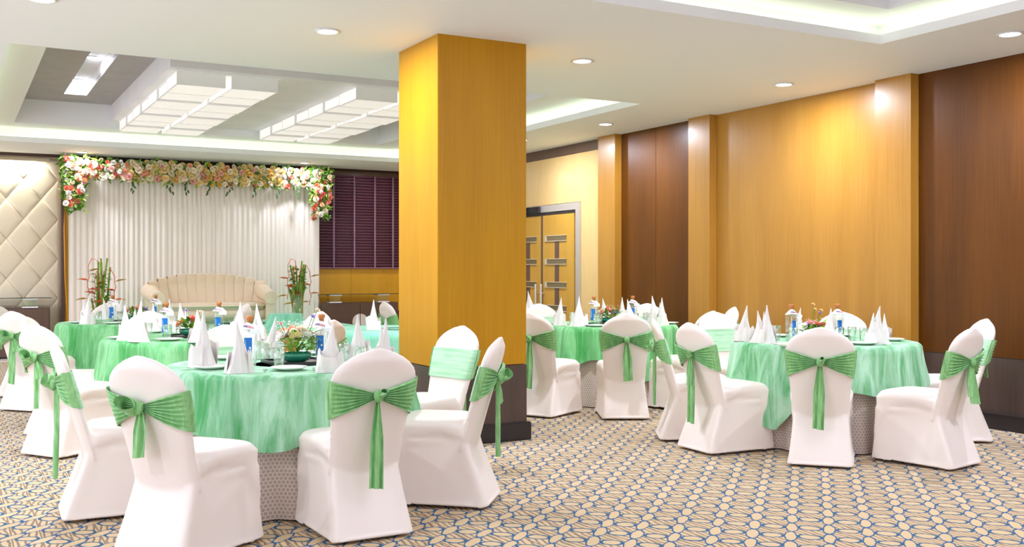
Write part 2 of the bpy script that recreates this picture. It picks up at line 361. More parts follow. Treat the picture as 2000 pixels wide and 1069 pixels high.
downlight(1.46, 14.7, 3.86, 'rear downlight in the slot of the grey tray ceiling', L_DOWN*0.1)
for x, y in ((-1.8, 7.47), (-1.8, 3.0), (7.12, 2.6), (7.12, 0.2), (-1.8, 11.5), (6.95, 12.4), (-1.0, 15.5)):  # unseen downlights added for extra light in the hall
    downlight(x, y, ZC, 'round downlight in the soffit outside the picture, '+('left' if x < 0 else 'right')+' side, '+('beside the camera' if y < 1 else 'close ahead of the camera' if y < 4 else 'level with the pillar' if y < 9 else 'level with the rear tables' if y < 12 else 'beyond the doors' if y < 14 else 'by the stage'), None, 'downlights outside the picture')

# ---- right wall
wr = struct(box('wall_right', XW+.03, XW+.3, YR, YB+.3, FL, 3.40, 'wall'))
Z1, ZD, ZS = ZC+.04, 0.576, 0.105
def wp(name, y0, y1, z0, z1, mat, proud=0.0): return box(name, XW-proud, XW+.03, y0+.003, y1-.003, z0, z1, mat, wr)
wp('wood_panel', 2.6, 4.4, ZD+.006, Z1, 'walnut'); wp('wood_panel', 4.4, 6.49, ZD+.006, Z1, 'walnut')
wp('wood_panel', YR, 2.6, ZD+.006, Z1, 'walnut')
wp('wood_panel', 6.9, 9.34, ZD+.006, Z1, 'gold')
wp('wood_panel', 9.73, 10.52, ZD+.006, Z1, 'walnut'); wp('wood_panel', 10.52, 11.28, ZD+.006, Z1, 'walnut')
wp('wood_panel', 11.68, 12.283, ZD+.006, 2.31, 'gold_pale'); wp('wood_panel', 11.68, YB, 2.31, 3.0, 'gold_pale'); wp('wood_panel', 14.35, YB, ZD+.006, 2.31, 'gold_pale')
wp('dark_band', 11.68, YB, 3.003, Z1, 'brown')
for a, b in ((YR, 4.4), (4.4, 6.49), (6.9, 9.34), (9.73, 11.28), (11.68, 12.28), (14.35, YB)):
    wp('dado_panel', a, b, ZS, ZD, 'dado', 0.004)
for i, (a, b) in enumerate(((YR, 12.26), (14.36, YB))):
    s = MB().box(XW-.06, XW+.03, a, b, FL, ZS-.008); s.box(XW-.066, XW+.03, a, b, ZS-.008, ZS)
    o = struct(ob('baseboard_right', s.me('baseboard_right'), 'skirt'))
def pilaster(y0, y1, label):
    e = empty('pilaster', (XW, (y0+y1)/2, FL), 0, label, 'pilaster')
    h = (y1-y0)/2
    def b(n, x0, x1, ya, yb, z0, z1, m): ob(n, MB().box(x0, x1, ya, yb, z0-FL, z1-FL).me(n), m, e)
    b('veneer_face', -.108, -.001, -h, h, ZD+.004, Z1, 'gold'); b('dado_panel', -.112, -.007, -h-.003, h+.003, ZS, ZD, 'dado'); b('plinth', -.15, -.067, -h-.02, h+.02, FL, ZS, 'skirt')
pilaster(6.49, 6.905, 'golden veneer pilaster beside the walnut wall at right')
pilaster(9.34, 9.73, 'golden veneer pilaster between golden wall and walnut panels')
pilaster(11.28, 11.68, 'golden veneer pilaster nearest the double doors')
# double door
dr = struct(empty('door_1', (XW, 13.3, FL)))
def db(n, x0, x1, y0, y1, z0, z1, m, p=None): return ob(n, MB().box(x0, x1, y0-13.3, y1-13.3, z0-FL, z1-FL).me(n), m, p or dr)
db('door_frame', -.02, .03, 12.28, 12.40, FL, 2.30, 'silver'); db('door_frame', -.02, .03, 14.24, 14.35, FL, 2.30, 'silver')
db('door_frame', -.02, .03, 12.40, 14.24, 2.20, 2.30, 'silver'); db('door_closer', -.06, -.021, 13.38, 13.9, 2.19, 2.29, 'darkglass')
db('door_head', .0, .03, 12.40, 14.24, 2.155, 2.20, 'black')
for y0, y1, s in ((12.45, 13.33, 1), (13.39, 14.22, -1)):
    leaf = db('door_leaf', -.012, .03, y0, y1, FL+.01, 2.15, 'doorwood')
    for k in range(6):
        zc = 1.80-.345*k
        ya, yb = (12.66, 13.2) if s == 1 else (13.52, 14.06)
        db('slot_window', -.02, -.0125, ya, yb, zc-.035, zc+.035, 'slot', leaf)
        fr = MB()
        for q in ((zc-.045, zc-.035), (zc+.035, zc+.045)): fr.box(-.028, -.0125, ya-13.3-.01, yb-13.3+.01, q[0]-FL, q[1]-FL)
        fr.box(-.028, -.0125, yb-13.3, yb-13.3+.05, zc-.045-FL, zc+.045-FL)
        ob('slot_frame', fr.me('slot_frame'), 'frame' if k < 5 else 'brown', leaf)
        if k: db('inlay', -.016, -.0125, ya+.2, ya+.32, zc+.047, zc+.297, 'brown', leaf)
    yh = 13.22 if s == 1 else 13.5
    h = MB().tube([(-.075, yh-13.3+.06*s, .35-FL), (-.075, yh-13.3+.06*s, 1.12-FL)], .018, 10)
    for z in (.45, .98): h.tube([(-.075, yh-13.3+.06*s, z-FL), (-.012, yh-13.3+.06*s, z-FL)], .009, 6)
    ob('door_handle', h.me('door_handle'), 'silver', leaf)
db('door_seam', -.014, .03, 13.335, 13.385, FL+.01, 2.15, 'brown')
# ---- back wall
wb = struct(box('wall_back', XL, XW+.3, YB+.04, YB+.3, FL, 3.40, 'wall'))
def bp_(name, x0, x1, z0, z1, mat, proud=0.0, y=YB): return box(name, x0+.002, x1-.002, y-proud, YB+.04, z0, z1, mat, wb)
bp_('wood_panel', 1.63, 5.0, ZD, 3.34, 'brown'); bp_('wood_panel', 5.0, 6.44, ZD+.004, 1.355, 'gold_rear'); bp_('wood_panel', 6.44, XW, ZD+.004, 1.355, 'gold_rear')
bp_('wood_panel', 5.0, XW, 1.36, 3.34, 'brown'); bp_('dado_panel', 1.63, XW, .08, ZD, 'brown')
bp_('dark_band', XL, 1.63, 3.116, 3.34, 'brown')
struct(box('baseboard_back', XL, XW, YB-.03, YB+.04, FL+.01, .08, 'marble'))
# narrow column strip between tufted wall and backdrop
bp_('corner_post', 1.52, 1.575, .0, 3.11, 'brown', .30); bp_('corner_post', 1.575, 1.66, .35, 2.6, 'gold_rear', .26)
bp_('corner_post', 1.575, 1.66, .0, .35, 'brown', .26)
tag(box('speaker_box', 1.53, 1.72, 17.3, 17.55, 2.62, 2.98, 'acbox', None, .01), 'small grey box above left end of the flower garland', 'box')
c = MB().tube([(1.56, 17.42, 2.6), (1.552, 17.42, 2.0), (1.565, 17.42, 1.2), (1.60, 17.42, .6), (1.61, 17.4, FL+.02)], .011, 6)
tag(ob('cable', c.me('cable'), 'cable'), 'yellow cable hanging between tufted wall panel and curtain', 'cable')
# tufted panel
tf = empty('tufted_wall_panel', (0, YB, 0), 0, 'champagne diamond tufted wall panel at the left edge', 'wall panel')
TX0, TX1, TZ0, TZ1 = -1.2, 1.505, .1, 3.09
ob('frame', MB().box(TX1, TX1+.09, -.05, .04, 0, 3.13).box(TX0, TX1, -.05, .04, 3.095, 3.13).me('frame'), 'frame', tf)
ob('backing', MB().box(TX0, TX1, -.024, .04, TZ0, TZ1).me('backing'), 'tuft', tf)
hw, hh = .249, .3155
def clip(poly, ax, lim, sgn):
    out = []
    for i in range(len(poly)):
        a, b = poly[i], poly[(i+1) % len(poly)]; ia, ib = sgn*(a[ax]-lim) <= 0, sgn*(b[ax]-lim) <= 0
        if ia: out.append(a)
        if ia != ib:
            t = (lim-a[ax])/(b[ax]-a[ax]); out.append((a[0]+t*(b[0]-a[0]), a[1]+t*(b[1]-a[1])))
    return out
for i in range(-9, 3):
    for j in range(-11, 5):
        if (i+j) % 2: continue
        cx, cz = 1.25+i*hw, 2.7695+j*hh-hh*0
        cz = 2.454+hh*(j+1)
        P = [(cx-hw, cz), (cx, cz-hh), (cx+hw, cz), (cx, cz+hh)]
        for ax, lim, sg in ((0, TX1, 1), (0, TX0, -1), (1, TZ1, 1), (1, TZ0, -1)): P = clip(P, ax, lim, sg) if len(P) > 2 else P
        if len(P) < 3: continue
        mx = sum(p[0] for p in P)/len(P); mz = sum(p[1] for p in P)/len(P); vs = []; n = len(P)
        for s_, d in ((.997, -.030), (.990, -.036), (.955, -.041), (.7, -.047)):
            vs += [(mx+(p[0]-mx)*s_, d, mz+(p[1]-mz)*s_) for p in P]
        vs.append((mx, -.049, mz))
        fs = [(k*n+q, k*n+(q+1) % n, (k+1)*n+(q+1) % n, (k+1)*n+q) for k in range(3) for q in range(n)] + [(3*n+q, 3*n+(q+1) % n, 4*n) for q in range(n)]
        ob('tuft', mesh('tuft', vs, fs, True), 'tuft', tf)
# light rail above tufted panel
tl = empty('wall_light_rail', (0.5, YB-.12, 3.06), 0, 'slim light rail along the top of tufted wall panel', 'light')
ob('housing', MB().box(-1.4, .87, -.02, .06, -.01, .035).me('housing'), 'frame', tl)
for xx in (-1.0, -.2, .45):
    l = bpy.data.lights.new('rail_lamp', 'AREA'); l.shape = 'RECTANGLE'; l.size = .5; l.size_y = .04; l.energy = 9; l.color = (.9, .95, .9)
    o = bpy.data.objects.new('rail_lamp', l); COL.objects.link(o); o.parent = tl; o.location = (xx, -.01, -.02); o.rotation_euler = (R(20), 0, 0)
# ---- left and front (behind the camera) walls, window frames made up around the fill lamps
struct(box('wall_left', XL-.3, XL, YR, YB+.3, FL, 3.40, 'wall'))
struct(box('wall_front', XL-.3, XW+.3, YR-.3, YR, FL, 3.40, 'wall'))
for i, (x0, x1, y, ax) in enumerate(((-2.1, 6.5, YR, 0), (-.5, 14.5, XL, 1))):
    w = struct(empty('window_%d' % (i+1), (0, 0, 0)))
    f = MB(); g = MB(); n = 5
    for k in range(n+1):
        c_ = x0+(x1-x0)*k/n
        f.box(*((c_-.03, c_+.03, y+.0, y+.06) if ax == 0 else (y, y+.06, c_-.03, c_+.03)), .35, 2.85)
    for z in (.35, 2.85): f.box(*((x0, x1, y, y+.06) if ax == 0 else (y, y+.06, x0, x1)), z-.03, z+.03)
    ob('window_frame', f.me('window_frame'), 'white', w)
# ------------------------------------------------------------------ pillar
pl = empty('pillar', (3.66, 7.535, FL), 0, 'square golden veneer pillar with dark base standing in the hall', 'pillar')
def pb(n, hx, z0, z1, m, bev=.004):
    me_ = MB().box(-hx, hx, -hx, hx, z0-FL, z1-FL).me(n)
    bm = bmesh.new(); bm.from_mesh(me_); bmesh.ops.bevel(bm, geom=bm.edges[:], offset=bev, segments=2, affect='EDGES'); ob(n, bm_mesh(n, bm), m, pl)
pb('veneer_shaft', .39, ZD, ZC+.02, 'gold2'); pb('dado_cladding', .393, .10, ZD-.004, 'dado'); pb('plinth', .422, FL, .115, 'skirt', .008)
# ------------------------------------------------------------------ blind
bl = empty('venetian_blind', (6.6, YB-.05, 1.36), 0, 'dark plum venetian blind between the curtain backdrop and pillar', 'blind')
ob('headrail', MB().box(-1.2, 1.2, -.05, .05, 1.70, 1.78).me('headrail'), 'brown', bl); ob('bottom_rail', MB().box(-1.2, 1.2, -.03, .03, 0, .02).me('bottom_rail'), 'slat', bl)
sm = MB().grid(2, 5, lambda u, v: (-1.2+2.4*u, -.028+.056*v, .018-.036*v+.006*sin(PI*v))).me('slat', True)
bms = bmesh.new(); bms.from_mesh(sm); bmesh.ops.solidify(bms, geom=bms.faces[:], thickness=.003); sm = bm_mesh('slat', bms)
for k in range(32): ob('slat', sm, 'slat', bl, (0, 0, .05+k*.0525))
for x in (-1.05, -.516, -.124, .275, .632, 1.0): ob('tape', MB().box(x-.016, x+.016, -.042, -.038, 0, 1.70).me('tape'), 'tape', bl)
# ------------------------------------------------------------------ stage, curtain, sofa
SZ = .47
st = empty('stage', (4.0, 15.8, FL), 0, 'low teal covered stage carrying the cream sofa', 'stage')
ob('stage_top', MB().box(-1.75, 1.55, -1.5, 1.55, SZ-.06-FL, SZ-FL).me('stage_top'), 'teal', st)
ob('stage_skirt', MB().box(-1.72, 1.52, -1.47, 1.5, 0, SZ-.065-FL).me('stage_skirt'), 'gilt', st)
dp = empty('backdrop_curtain', (3.64, 17.38, FL), 0, 'white pleated curtain backdrop behind the sofa', 'curtain')
def cf(u, v):
    x = -2.03+4.06*u; z = 3.0*v+.02
    f = .012*sin(x*78+1.6*sin(x*5))+.010*sin(x*27+2)
    return (x, f*(1-.25*v), z)
ob('drape', MB().grid(520, 8, cf).me('drape', True), 'drape', dp)
ob('top_rail', MB().tube([(-2.0, .06, 3.0), (2.0, .06, 3.0)], .025, 8).me('top_rail', True), 'silver', dp)
for x in (-2.0, 2.0): ob('post', MB().tube([(x, .08, 0), (x, .08, 3.0)], .025, 8).me('post', True), 'silver', dp)
# sofa
sf = empty('sofa', (3.60, 16.55, SZ), 0, 'cream channel-back sofa with rolled arms before the white curtain', 'sofa')
def rb(n, x0, x1, y0, y1, z0, z1, m, par, bev=.04, sub=3):
    me_ = MB().box(x0, x1, y0, y1, z0, z1).me(n); bm = bmesh.new(); bm.from_mesh(me_)
    bmesh.ops.bevel(bm, geom=bm.edges[:], offset=bev, segments=sub, affect='EDGES'); return ob(n, bm_mesh(n, bm, True), m, par)
rb('base', -.86, .86, -.36, .40, .07, .25, 'sofa', sf, .03); rb('seat_cushion', -.80, .80, -.42, .2, .245, .345, 'sofa', sf, .045)
nC = 12
for k in range(nC):
    xa = -.86+1.72*k/nC; xb = -.86+1.72*(k+1)/nC; xm = (xa+xb)/2
    top = .80-.19*abs(xm/.94)**2.6; lean = .05
    def ch(u, v, xa=xa, xb=xb, top=top):
        x = xa+(xb-xa)*u; z = .30+(top-.30)*v; bulge = .014*math.sqrt(max(0, 1-(2*u-1)**2))
        roll = .05*sin(min(1, max(0, (v-.72)/.28))*PI/2)
        cur = -.30*abs(((x)/.94))**4
        return (x*(1+.06*v), .20+.10*v-bulge-roll+cur*.8, z-.008*(2*u-1)**2*(v > .95))
    g = MB().grid(9, 10, ch)
    n0 = len(g.v)
    g.grid(9, 4, lambda u, v, xa=xa, xb=xb, top=top: (lambda p: (p[0], p[1]+v*.16, p[2]+.02*sin(PI*v)-.05*v*v))(ch(u, 1.0)))
    g.grid(9, 3, lambda u, v: (lambda p: (p[0], p[1]+.16-.05*v, p[2]-.05-v*(p[2]-.15)))(ch(u, 1.0)))
    ob('back_channel', g.me('back_channel', True), 'sofa', sf)
for s in (-1, 1):
    a = MB(); prof = []
    for k in range(15):
        t = k/14; r_ = .105+.03*t
        a_pts = [(s*(.86+.02*t)+r_*cos(q*2*PI/16), -.44+.66*t, .42+.10*t+r_*sin(q*2*PI/16)) for q in range(16)]
        prof += a_pts
    a.add(prof, [(j*16+i, j*16+(i+1) % 16, (j+1)*16+(i+1) % 16, (j+1)*16+i) for j in range(14) for i in range(16)]+[tuple(range(15, -1, -1)), tuple(14*16+i for i in range(16))])
    a.box(s*.86-.07, s*.86+.07, -.41, .3, .07, .42)
    ob('armrest', a.me('armrest', False), 'sofa', sf)
for x in (-.9, .9):
    for y in (-.3, .34): ob('leg', MB().lathe([(.022, 0), (.032, .075)], 10, x, y).me('leg'), 'cork', sf)
# low draped table
lt = empty('low_table', (4.3, 14.75, SZ), 0, 'small low table under teal cloth at the right front of the stage', 'table')
lt.name = 'low_table'
ob('cloth', MB().grid(40, 7, lambda u, v: ((.24+.09*(1-v)**2)*(1+.03*sin(u*2*PI*9)*(1-v))*cos(2*PI*u) if v < 1 else 0, ((.24+.09*(1-v)**2)*(1+.03*sin(u*2*PI*9)*(1-v)))*sin(2*PI*u) if v < 1 else 0, .22*min(1, v*1.2)), True).me('cloth', True), 'teal', lt)

# ------------------------------------------------------------------ flowers
random.seed(4)
def rose_mesh(name, seed, layers=((5, 1.0, .25, 1.15), (5, .8, .5, .85), (4, .55, .72, .5), (3, .3, .85, .25))):
    rnd = random.Random(seed); m = MB()
    for n, rad, h, op in layers:
        off = rnd.random()*2*PI
        for k in range(n):
            a = off+2*PI*k/n; wd = PI/n*1.45
            def pf(u, v, a=a, wd=wd, rad=rad, h=h, op=op):
                th = a+(u-.5)*2*wd; rr = rad*(.25+.75*v**.7)*(.6+.45*op*v*.5+.1); z = h*v*.8+.05*cos((u-.5)*PI)
                rr *= 1-.10*(2*u-1)**2
                return (rr*cos(th), rr*sin(th), z-.15*(2*u-1)**2*v)
            m.grid(4, 3, pf)
    m.lathe([(.05, .1), (.2, .5), (.12, .85), (.02, .9)], 6)
    return m.me(name, True)
ROSES = [rose_mesh('rose', s) for s in range(3)]
def leaf(m, p, d, up, ln, w):
    p = Vector(p); d = Vector(d).normalized(); s_ = d.cross(Vector(up))
    if s_.length < 1e-3: s_ = d.cross(Vector((1, 0, 0)))
    s_.normalize(); n = s_.cross(d).normalized()
    m.add([p, p+d*ln*.35+s_*w*.5+n*w*.15, p+d*ln*.4, p+d*ln*.35-s_*w*.5+n*w*.15, p+d*ln*.75+s_*w*.3, p+d*ln*.78-n*.1*w, p+d*ln*.75-s_*w*.3, p+d*ln-n*w*.3],
          [(0, 1, 2), (0, 2, 3), (1, 4, 5, 2), (2, 5, 6, 3), (4, 7, 5), (5, 7, 6)])
gd = empty('flower_garland', (3.55, 17.25, 2.9), 0, 'garland of roses and leaves along the top of the white curtain', 'garland')
cnt = 0; lv = MB(); lv2 = MB()
def garl(x, z, y, zone):
    r_ = random.uniform(.050, .072) if zone == 'mid' else random.uniform(.040, .058)
    pal = ['peach', 'yellow', 'butter', 'cream', 'butter', 'pink', 'cream', 'yellow', 'cream', 'butter'] if zone == 'mid' else ['coral', 'orange', 'whitef', 'cream', 'whitef', 'pink', 'coral', 'cream', 'peach']
    o = ob('rose', random.choice(ROSES), random.choice(pal), gd, (x-3.55, y-17.25, z-2.9), (R(90)+random.uniform(-.6, .5), random.uniform(-.5, .5), random.uniform(-.6, .6)), r_)
for k in range(196):
    t = (k+.5)/196; x = 1.70+3.85*t+random.uniform(-.02, .02)
    zone = 'mid' if 2.45 < x < 4.95 else 'end'
    z = 2.905+(-.125, .0, .125, -.07, .07)[k % 5]+random.uniform(-.03, .03); garl(x, z, 17.11+random.uniform(-.03, .03)+.3*abs(z-2.93), zone)
for k in range(100):
    s = -1 if k % 2 else 1; t = (k//2)/50; xc = 1.66+.03*sin(t*5) if s < 0 else 5.62+.03*sin(t*5)
    w = .16*(1-.35*t*t); x = xc+random.uniform(-w, w); z = 3.07-.78*t if s < 0 else 3.07-.84*t
    garl(x, min(3.05, z+random.uniform(-.03, .03)), 17.12+random.uniform(-.05, .05), 'end')
for k in range(1900):
    q = random.random()
    if q < .42: x = random.uniform(1.6, 5.65); z = 2.92+random.uniform(-.18, .17)
    else:
        s = random.choice((-1, 1)); t = random.random()**1.1; x = (1.66 if s < 0 else 5.62)+random.uniform(-.19, .19)*(1-.3*t); z = 3.09-.84*t
    dx, dz = random.uniform(-1, 1), random.uniform(-1.1, .8)
    leaf(lv if random.random() < .6 else lv2, (x-3.55, -.06+random.uniform(-.06, .05), z-2.9), (dx, -random.uniform(.1, .8), dz), (0, -1, .3), random.uniform(.06, .12), random.uniform(.025, .04))
for m_, mt in ((lv, 'green'), (lv2, 'lime')):
    o = ob('foliage', m_.me('foliage'), mt, gd); o['kind'] = 'stuff'
for x in (2.52, 3.1, 3.35, 3.72, 4.05, 4.45, 4.85, 5.2):   # trailing sprigs
    sg = MB()
    for q in range(6): leaf(sg, (x-3.55+random.uniform(-.04, .04), -.1, -.12-.035*q), (random.uniform(-1, 1), -.3, -1), (0, -1, 0), .075, .035)
    ob('sprig', sg.me('sprig'), 'dkgreen', gd)
# tall bamboo arrangements
def tall_vase(x, y, label, seed):
    rnd = random.Random(seed); z0 = SZ if 2.25 < x < 5.55 else FL
    e = empty('bamboo_arrangement', (x, y, z0), 0, label, 'flower arrangement'); H = 1.5-z0
    g = MB().lathe([(.085, 0), (.085, .03), (.082, .04), (.082, H*.52), (.086, H*.52), (.088, 0)], 20, cap=False).me('glass_vase', True); ob('glass_vase', g, 'glass', e)
    for k in range(22):
        a = rnd.random()*2*PI; r_ = .07*math.sqrt(rnd.random()); top = H*(rnd.uniform(.78, 1.0)); dx, dy = (.08 if k % 2 else -.08)*(.2+rnd.random()), rnd.uniform(-.05, .05)
        if k > 7: top = H*rnd.uniform(.5, .7)
        pts = [(r_*cos(a)+dx*t*t, r_*sin(a)+dy*t*t, .02+top*t) for t in [q/6 for q in range(7)]]
        ob('bamboo_stem', MB().tube(pts, [.017-.004*(q/6) for q in range(7)], 7).me('bamboo_stem', True), 'stem', e)
    for k, (sx, zz) in enumerate(((-.17, .98), (-.08, .86), (.19, .88))):
        f = MB(); zt = H*zz
        pts = [(.0, 0, H*.55), (sx*.25, -.02, zt), (sx*.7, -.03, zt+.03), (sx, -.04, zt-.08)]+[(sx+.016*sin(q*1.9), -.05, zt-.16-.075*q) for q in range(7)]
        f.tube(pts, .007, 5); st_ = ob('flower_stem', f.me('flower_stem', True), 'coral', e)
        for q in range(4):
            s_ = -1 if q % 2 else 1; b = MB(); p = (sx+.016*sin(q*1.9), -.05, zt-.16-.13*q)
            for w_ in (0, .6): leaf(b, p, (s_*1.0, -.35+w_*.6, .30-.12*q), (0, w_, 1), .17, .055)
            ob('bract', b.me('bract'), 'bract' if q % 3 else 'bracttip', e)
    fo = MB()
    for k in range(110):
        a = rnd.random()*2*PI; leaf(fo, (.09*cos(a), .09*sin(a)-.02, H*rnd.uniform(.52, .85)), (cos(a), sin(a), rnd.uniform(-.3, .8)), (0, 0, 1), rnd.uniform(.05, .10), .04)
    o = ob('foliage', fo.me('foliage'), 'green', e); o['kind'] = 'stuff'
tall_vase(1.90, 15.9, 'tall bamboo and heliconia arrangement left of the sofa', 1)
tall_vase(4.83, 15.9, 'tall bamboo and heliconia arrangement right of the sofa', 2)

# ------------------------------------------------------------------ consoles
def console(x0, x1, y, label, disc=None):
    e = empty('console_table', ((x0+x1)/2, y, FL), 0, label, 'console table'); h = (x1-x0)/2; d = .40; zt = .75-FL
    ob('cabinet', MB().box(-h, h, 0, d, .03, zt).me('cabinet'), 'brown', e)
    for s in (-1, 1):
        dd = ob('cabinet_door', MB().box(min(s*.004, s*h*.98), max(s*.004, s*h*.98), -.018, -.001, .05, zt-.02).me('cabinet_door'), 'brown', e)
        if disc:
            n = 16; c = disc-(x0+x1)/2; vs = [(.0 if True else 0, -.019, .43), ]
            vs = [(s*.006, -.028, .44)]+[(s*(.006+.14*sin(PI*q/n)), -.028, .44+.14*cos(PI*q/n)) for q in range(n+1)]
            vs += [(a_[0], -.0185, a_[2]) for a_ in vs]; k = n+2
            fs = [(0, q, q+1) for q in range(1, n+1)]+[(q, q+k, q+1+k, q+1) for q in range(1, n+1)]
            ob('door_plate', mesh('door_plate', vs, fs), 'marble', dd)
    ob('glass_top', MB().box(-h-.02, h+.02, -.03, d+.02, .895-FL, .907-FL).me('glass_top'), 'darkglass' if False else 'glasstop', e)
    for x in (-h+.28, h-.28):
        ob('glass_bracket', MB().box(x-.10, x+.10, .02, .22, zt+.018, .895-FL-.018).me('glass_bracket'), 'glass', e)
        ob('bracket_plate', MB().box(x-.11, x+.11, -.02, .2, zt, zt+.018).box(x-.11, x+.11, -.02, .2, .895-FL-.018, .895-FL).me('bracket_plate'), 'white', e)
MT['glasstop'] = flat('green_black_glass', (46, 66, 62), 0.05, coat=0.6)
console(5.66, 7.12, 17.30, 'dark brown console with glass top and round door plate below the blind', 6.39)
console(-.4, 1.34, 17.30, 'dark brown console with glass top before the tufted wall panel')

# ------------------------------------------------------------------ tables
random.seed(11)
TABLES = {  # name: centre, radius, cloth turn, cloth material, phrase
 'A': ((1.80, 6.10), .72, R(30), 'velvet', 'nearest left table'),
 'B': ((1.80, 8.96), .72, R(20), 'velvet2', 'second left table'),
 'C': ((1.71, 11.90), .72, R(10), 'velvet2', 'third left table'),
 'D': ((6.05, 8.95), .72, R(55), 'velvet2', 'rear right table'),
 'E': ((6.15, 6.00), .72, R(57), 'velvet', 'front right table'),
 'F': ((3.78, 9.22), .72, R(30), 'teal', 'table behind the pillar'),
 'G': ((6.10, 11.95), .72, R(0), 'velvet2', 'table behind the rear right table'),
}
TZ = .755
def cloth_mesh(r, turn, seed, half=1.03, lim=.74):
    rnd = random.Random(seed); ph = [rnd.random()*2*PI for _ in range(6)]
    def drop(th):
        t = (th-turn) % (PI/2); t = min(t, PI/2-t)
        return min(half/cos(t), half*1.27)-r
    wav = lambda th: 1+.07*sin(3*th+ph[5])+.05*sin(7*th+ph[2])
    def fold(th): return .5*sin(9*th+ph[0]+.8*sin(2*th+ph[1]))+.32*sin(17*th+ph[2]+sin(3*th+ph[3]))+.18*sin(31*th+ph[4])
    NT = 360; m = MB()
    rings = [(.0, 0), (.3, 0), (.6, 0), (.9, 0), (.985, 0)]
    vs = []; fs = []
    for f_, _ in rings[1:]:
        for i in range(NT): th = 2*PI*i/NT; vs.append((r*f_*cos(th), r*f_*sin(th), TZ+.006))
    for j in range(0, 15):
        for i in range(NT):
            th = 2*PI*i/NT; dr = min(drop(th), lim)*wav(th); t = j/14
            d = dr*t; fo = fold(th)*.044*min(1, d/.25)*(1+.6*t)*(.6+.8*max(0, dr-.3)) + .012
            fl = .05*t*t*dr/.4
            rr = r+.004+max(-.002, fo+.02*t)+fl*.5 if j else r+.004
            z = TZ-d+ (.0 if j else -.004)
            vs.append((rr*cos(th), rr*sin(th), z))
    nr = 4+15
    fs = [(j*NT+i, j*NT+(i+1) % NT, (j+1)*NT+(i+1) % NT, (j+1)*NT+i) for j in range(nr-1) for i in range(NT)]
    vs.append((0, 0, TZ+.006)); c_ = len(vs)-1; fs += [(i, (i+1) % NT, c_) for i in range(NT)]
    return mesh('tablecloth', vs, fs, True)
def lace_mesh(r, seed):
    rnd = random.Random(seed+50); ph = [rnd.random()*2*PI for _ in range(4)]; NT = 320; NZ = 10
    def fold(th): return .55*sin(22*th+ph[0]+1.0*sin(3*th+ph[1]))+.45*sin(13*th+ph[2])
    vs = []; uv = []
    for j in range(NZ):
        for i in range(NT):
            th = 2*PI*i/NT; t = j/(NZ-1); rr = r-.045+.034*fold(th)*t+.03*t
            vs.append((rr*cos(th), rr*sin(th), FL+.008+(TZ-.03-FL)*(1-t)))
    fs = [(j*NT+i, j*NT+(i+1) % NT, (j+1)*NT+(i+1) % NT, (j+1)*NT+i) for j in range(NZ-1) for i in range(NT)]
    me_ = mesh('lace_cloth', vs, fs, True); ul = me_.uv_layers.new(name='UVMap')
    for p in me_.polygons:
        for li, vi in zip(p.loop_indices, p.vertices):
            i = vi % NT; j = vi//NT
            if i == 0 and any((w % NT) == NT-1 for w in p.vertices): i = NT
            ul.data[li].uv = (i/NT*190, j/(NZ-1)*.76/.0238)
    return me_
top_me = MB().lathe([(.70, TZ-.03-FL), (.70, TZ-.001-FL)], 48).me('tabletop')
ped_me = MB().lathe([(.26, .01), (.26, .03), (.04, .05), (.035, TZ-.03-FL)], 20).me('pedestal')
for i, (k, ((cx, cy), r, turn, mt, ph)) in enumerate(TABLES.items()):
    e = empty('round_table', (cx, cy, FL), 0, 'round banquet table under green and lace cloths, the '+ph, 'table')
    ob('tabletop', top_me, 'brown', e); ob('pedestal', ped_me, 'black', e)
    tag(ob('lace_cloth', lace_mesh(r, i), 'lace', None, (cx, cy, 0)), 'floor-length honeycomb lace cloth on the '+ph, 'tablecloth')
    tag(ob('tablecloth', cloth_mesh(r, turn, i, *((1.02, .74) if k == 'E' else (1.02, .37) if k == 'A' else (1.04, .5))), mt, None, (cx, cy, 0)),
        ('teal' if mt == 'teal' else 'mint green')+' crushed velvet tablecloth on the '+ph, 'tablecloth')

